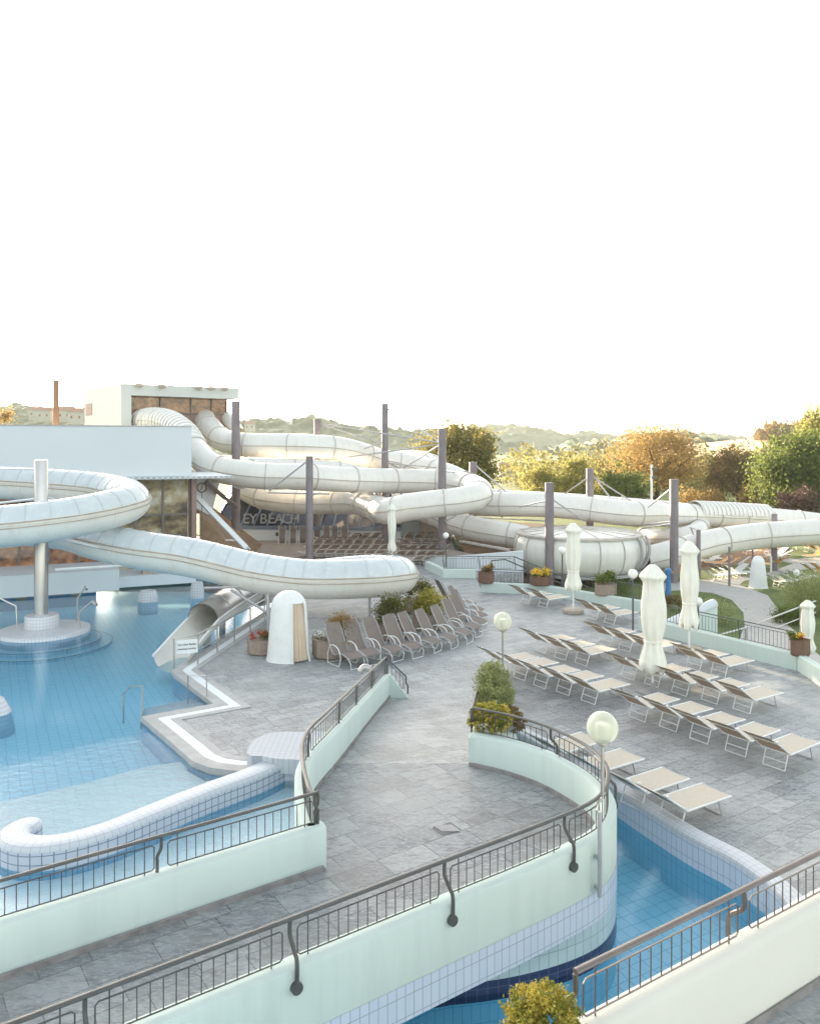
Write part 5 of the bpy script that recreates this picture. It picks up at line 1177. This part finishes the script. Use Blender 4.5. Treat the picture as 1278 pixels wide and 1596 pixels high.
T('low golden tree between orange and brown trees', 1180, 745, 82, 60, 'leaforange', leaves=3000, size=.26, trunk_h=.05)
T('low yellow tree behind the long slide left part', 870, 742, 100, 90, 'leafyellow', leaves=4000, size=.3, trunk_h=.02)
T('glowing orange tree at the left picture edge', -5, 628, 120, 70, 'leaforange', leaves=6000, size=.4, trunk_h=.1)
T('orange bush tree beside the left glowing tree', 28, 650, 130, 50, 'leaforange', leaves=3000, size=.4, trunk_h=.05)
T('hazy far tree with white pole beside it', 950, 738, 105, 60, 'leafyellow', leaves=3000, size=.3, trunk_h=.02)

# ------------------------------------------------------------------ hills
def hill(name, sky, d0, d1, d2, bump, mt, seed=0, nx=260, ny=34, zbase=-1, step=1.0):
    """sky: (u, v) skyline seen from the terrace at distance d1; slope starts at d0 and falls away behind to d2"""
    mb = MB(); us = [s_[0] for s_ in sky]
    def sv(u):
        for (a, va), (b, vb) in zip(sky[:-1], sky[1:]):
            if a <= u <= b: t = (u - a) / (b - a); t = t * t * (3 - 2 * t); return va + (vb - va) * t
        return sky[-1][1] if u > us[-1] else sky[0][1]
    for j in range(ny):
        t = j / (ny - 1)
        for i in range(nx):
            u = us[0] + (us[-1] - us[0]) * i / (nx - 1); x1 = (u - UC) * d1 / F; zr = H - (sv(u) - YH) * d1 / F
            y = d0 + (d1 - d0) * t / .75 if t < .75 else d1 + (d2 - d1) * (t - .75) / .25
            f = math.sin(math.pi / 2 * min(1, t / .75)) ** 1.2 if t < .75 else 1 - .5 * ((t - .75) / .25) ** 2
            z = zbase + (zr - zbase) * f
            if bump:
                q = V(x1, y, 0); z += f * bump * (abs(noise.noise(q / (bump * 3.2) + V(seed, 0, 0))) * 2.0 - .8 + .7 * noise.noise(q / (bump * 1.1)) + 1.6 * noise.noise(q / (bump * 14)))
            mb.v.append(V(x1 + (noise.noise(V(i * .7, j * .7, seed)) * bump * .8 if bump else 0), y, z))
    for j in range(ny - 1):
        for i in range(nx - 1): o = j * nx + i; mb.face((o, o + 1, o + nx + 1, o + nx))
    return struct(mb.build(name, M[mt], smooth=True))
hill('wooded_hills', [(-700, 640), (-200, 632), (0, 634), (60, 636), (130, 645), (250, 652), (380, 662), (410, 657), (430, 653), (455, 656), (480, 653), (500, 656), (540, 662), (600, 668), (660, 672), (730, 674), (800, 690)], 520, 760, 1000, 4.5, 'forest', 3, 420, 40)
hill('far_hills', [(600, 700), (690, 676), (735, 667), (790, 662), (830, 668), (870, 678), (900, 674), (930, 679), (960, 690), (1010, 684), (1060, 675), (1095, 678), (1130, 684), (1200, 690), (1400, 695)], 900, 1250, 1500, 5, 'forest', 9, 340, 40)
hill('near_ridge', [(800, 716), (850, 704), (900, 694), (940, 690), (990, 684), (1040, 684), (1100, 690), (1150, 694), (1250, 698)], 420, 560, 700, 5, 'forest', 21, 260, 30)
hill('field_slope', [(1080, 712), (1120, 703), (1160, 694), (1200, 686), (1260, 680), (1330, 676), (1600, 676)], 150, 330, 480, 0, 'field', 2, 60, 24)
# the belt of trees on the field ridge, too many to count
random.seed(5); mb = MB()
for k in range(170):
    u = random.uniform(1178, 1330); d = random.uniform(325, 350); base = D(u, 686 - (u - 1178) * .04, d); hgt = random.uniform(4.5, 8.5) * (1.0 if u > 1190 else .7)
    for q in range(90):
        a = random.uniform(0, 6.28); zz = random.random(); r_ = 1.9 * math.sqrt(1 - abs(zz * 1.6 - .6) / 1.05 if abs(zz * 1.6 - .6) < 1.05 else 0) * random.random() ** .4
        mb.leaf(base + V(math.cos(a) * r_, math.sin(a) * r_, zz * hgt), 1.0)
o = mb.build('tree_belt', M['leafbrown']); o['kind'] = 'stuff'; tag(o, 'brown belt of woodland along the ridge above the stubble field', 'woodland')
random.seed(8); mb = MB()
for k in range(220):
    u = random.uniform(790, 1330); d = random.uniform(125, 170); base = V((u - UC) * d / F, d, -1); hgt = random.uniform(4, 8)
    for q in range(70):
        a = random.uniform(0, 6.28); zz = random.random(); r_ = 2.6 * math.sqrt(max(0, 1 - (zz * 1.5 - .5) ** 2)) * random.random() ** .4
        mb.leaf(base + V(math.cos(a) * r_, math.sin(a) * r_, zz * hgt), .8)
o = mb.build('valley_wood', M['leafolive']); o['kind'] = 'stuff'; tag(o, 'green wood filling the valley behind the autumn trees', 'woodland')
for k, (u, v, d, w, lab) in enumerate([(58, 643, 330, 5, 'white house leftmost on the far left hillside'), (72, 645, 320, 5.5, 'taller white house beside the rust red pole'), (104, 645, 320, 6, 'pale house right of the rust red pole'), (122, 648, 310, 6, 'red roofed house nearest the tower on the hillside'), (390, 664, 520, 6, 'small house on the wooded hill right of the tower'), (797, 742, 190, 6, 'tiny white house in the valley behind the slides')]):
    p = D(u, v, d); e = thing('hillside_house', lab, 'house', p, 0, 'houses on the far hillside'); mb = MB(); mb.box(p + up * -1, (w, w * .8, w * .8)); mb.build('wall', M['housewall'], e)
    mb = MB(); z = p.z - 1 + w * .4; i = 0; mb.v += [V(p.x - w * .55, p.y - w * .45, z), V(p.x + w * .55, p.y - w * .45, z), V(p.x + w * .55, p.y + w * .45, z), V(p.x - w * .55, p.y + w * .45, z), V(p.x - w * .5, p.y, z + w * .3), V(p.x + w * .5, p.y, z + w * .3)]
    for q in ((0, 1, 5, 4), (2, 3, 4, 5), (0, 4, 3), (1, 2, 5)): mb.face(q)
    mb.build('roof', M['roof'], e)
    for a in (-.25, .25): mb = MB(); mb.box(p + V(a * w, -w * .4 - .02, -.6), (w * .14, .05, w * .18)); mb.build('window', M['brownreflect'], e)

# ------------------------------------------------------------------ haze, sky, sun, camera
t = NT('haze'); pv = t.n('ShaderNodeVolumePrincipled'); pv.inputs['Color'].default_value = (.88, .94, .92, 1); pv.inputs['Density'].default_value = 0.00016; pv.inputs['Anisotropy'].default_value = .1
t.l(pv.outputs[0], t.out.inputs['Volume'])
mb = MB(); mb.box((0, 800, 66), (3400, 1700, 137)); o = mb.build('haze', t.m); o['kind'] = 'stuff'; tag(o, 'thin warm evening haze filling the valley', 'haze')

SUN_EL, SUN_AZ = R(7.0), R(-30)      # azimuth measured from +Y towards +X
w = bpy.data.worlds.new('World'); scene.world = w; w.use_nodes = True; nt = w.node_tree; nt.nodes.clear()
sky = nt.nodes.new('ShaderNodeTexSky'); sky.sky_type = 'NISHITA'; sky.sun_disc = False; sky.sun_elevation = SUN_EL; sky.sun_rotation = SUN_AZ
sky.air_density = 1.0; sky.dust_density = 3.0; sky.ozone_density = 0.5; sky.altitude = 300
bg = nt.nodes.new('ShaderNodeBackground'); bg.inputs['Strength'].default_value = .15
ou = nt.nodes.new('ShaderNodeOutputWorld'); hs = nt.nodes.new('ShaderNodeHueSaturation'); hs.inputs['Saturation'].default_value = .46; nt.links.new(sky.outputs[0], hs.inputs['Color']); nt.links.new(hs.outputs[0], bg.inputs[0]); nt.links.new(bg.outputs[0], ou.inputs[0])
sl = bpy.data.lights.new('Sun', 'SUN'); sl.energy = 4.5; sl.angle = R(.6); sl.color = (1, .80, .56)
so = bpy.data.objects.new('Sun', sl); col.objects.link(so)
sd = V(math.sin(SUN_AZ) * math.cos(SUN_EL), math.cos(SUN_AZ) * math.cos(SUN_EL), math.sin(SUN_EL))
so.rotation_euler = sd.to_track_quat('Z', 'Y').to_euler()

cd = bpy.data.cameras.new('Camera'); co = bpy.data.objects.new('Camera', cd); col.objects.link(co); scene.camera = co
co.location = (0, 0, H); co.rotation_euler = (R(90), 0, 0); cd.sensor_fit = 'VERTICAL'; cd.sensor_height = 36; cd.lens = F / 1596 * 36
cd.shift_y = -(798 - YH) / 1596; cd.clip_end = 6000; cd.clip_start = .05
scene.render.engine = 'CYCLES'
vs = scene.view_settings; vs.view_transform = 'Standard'; vs.look = 'None'; vs.gamma = 1; vs.use_curve_mapping = False; vs.exposure = 2.5
scene.cycles.max_bounces = 8; scene.cycles.transparent_max_bounces = 12; scene.cycles.volume_bounces = 1
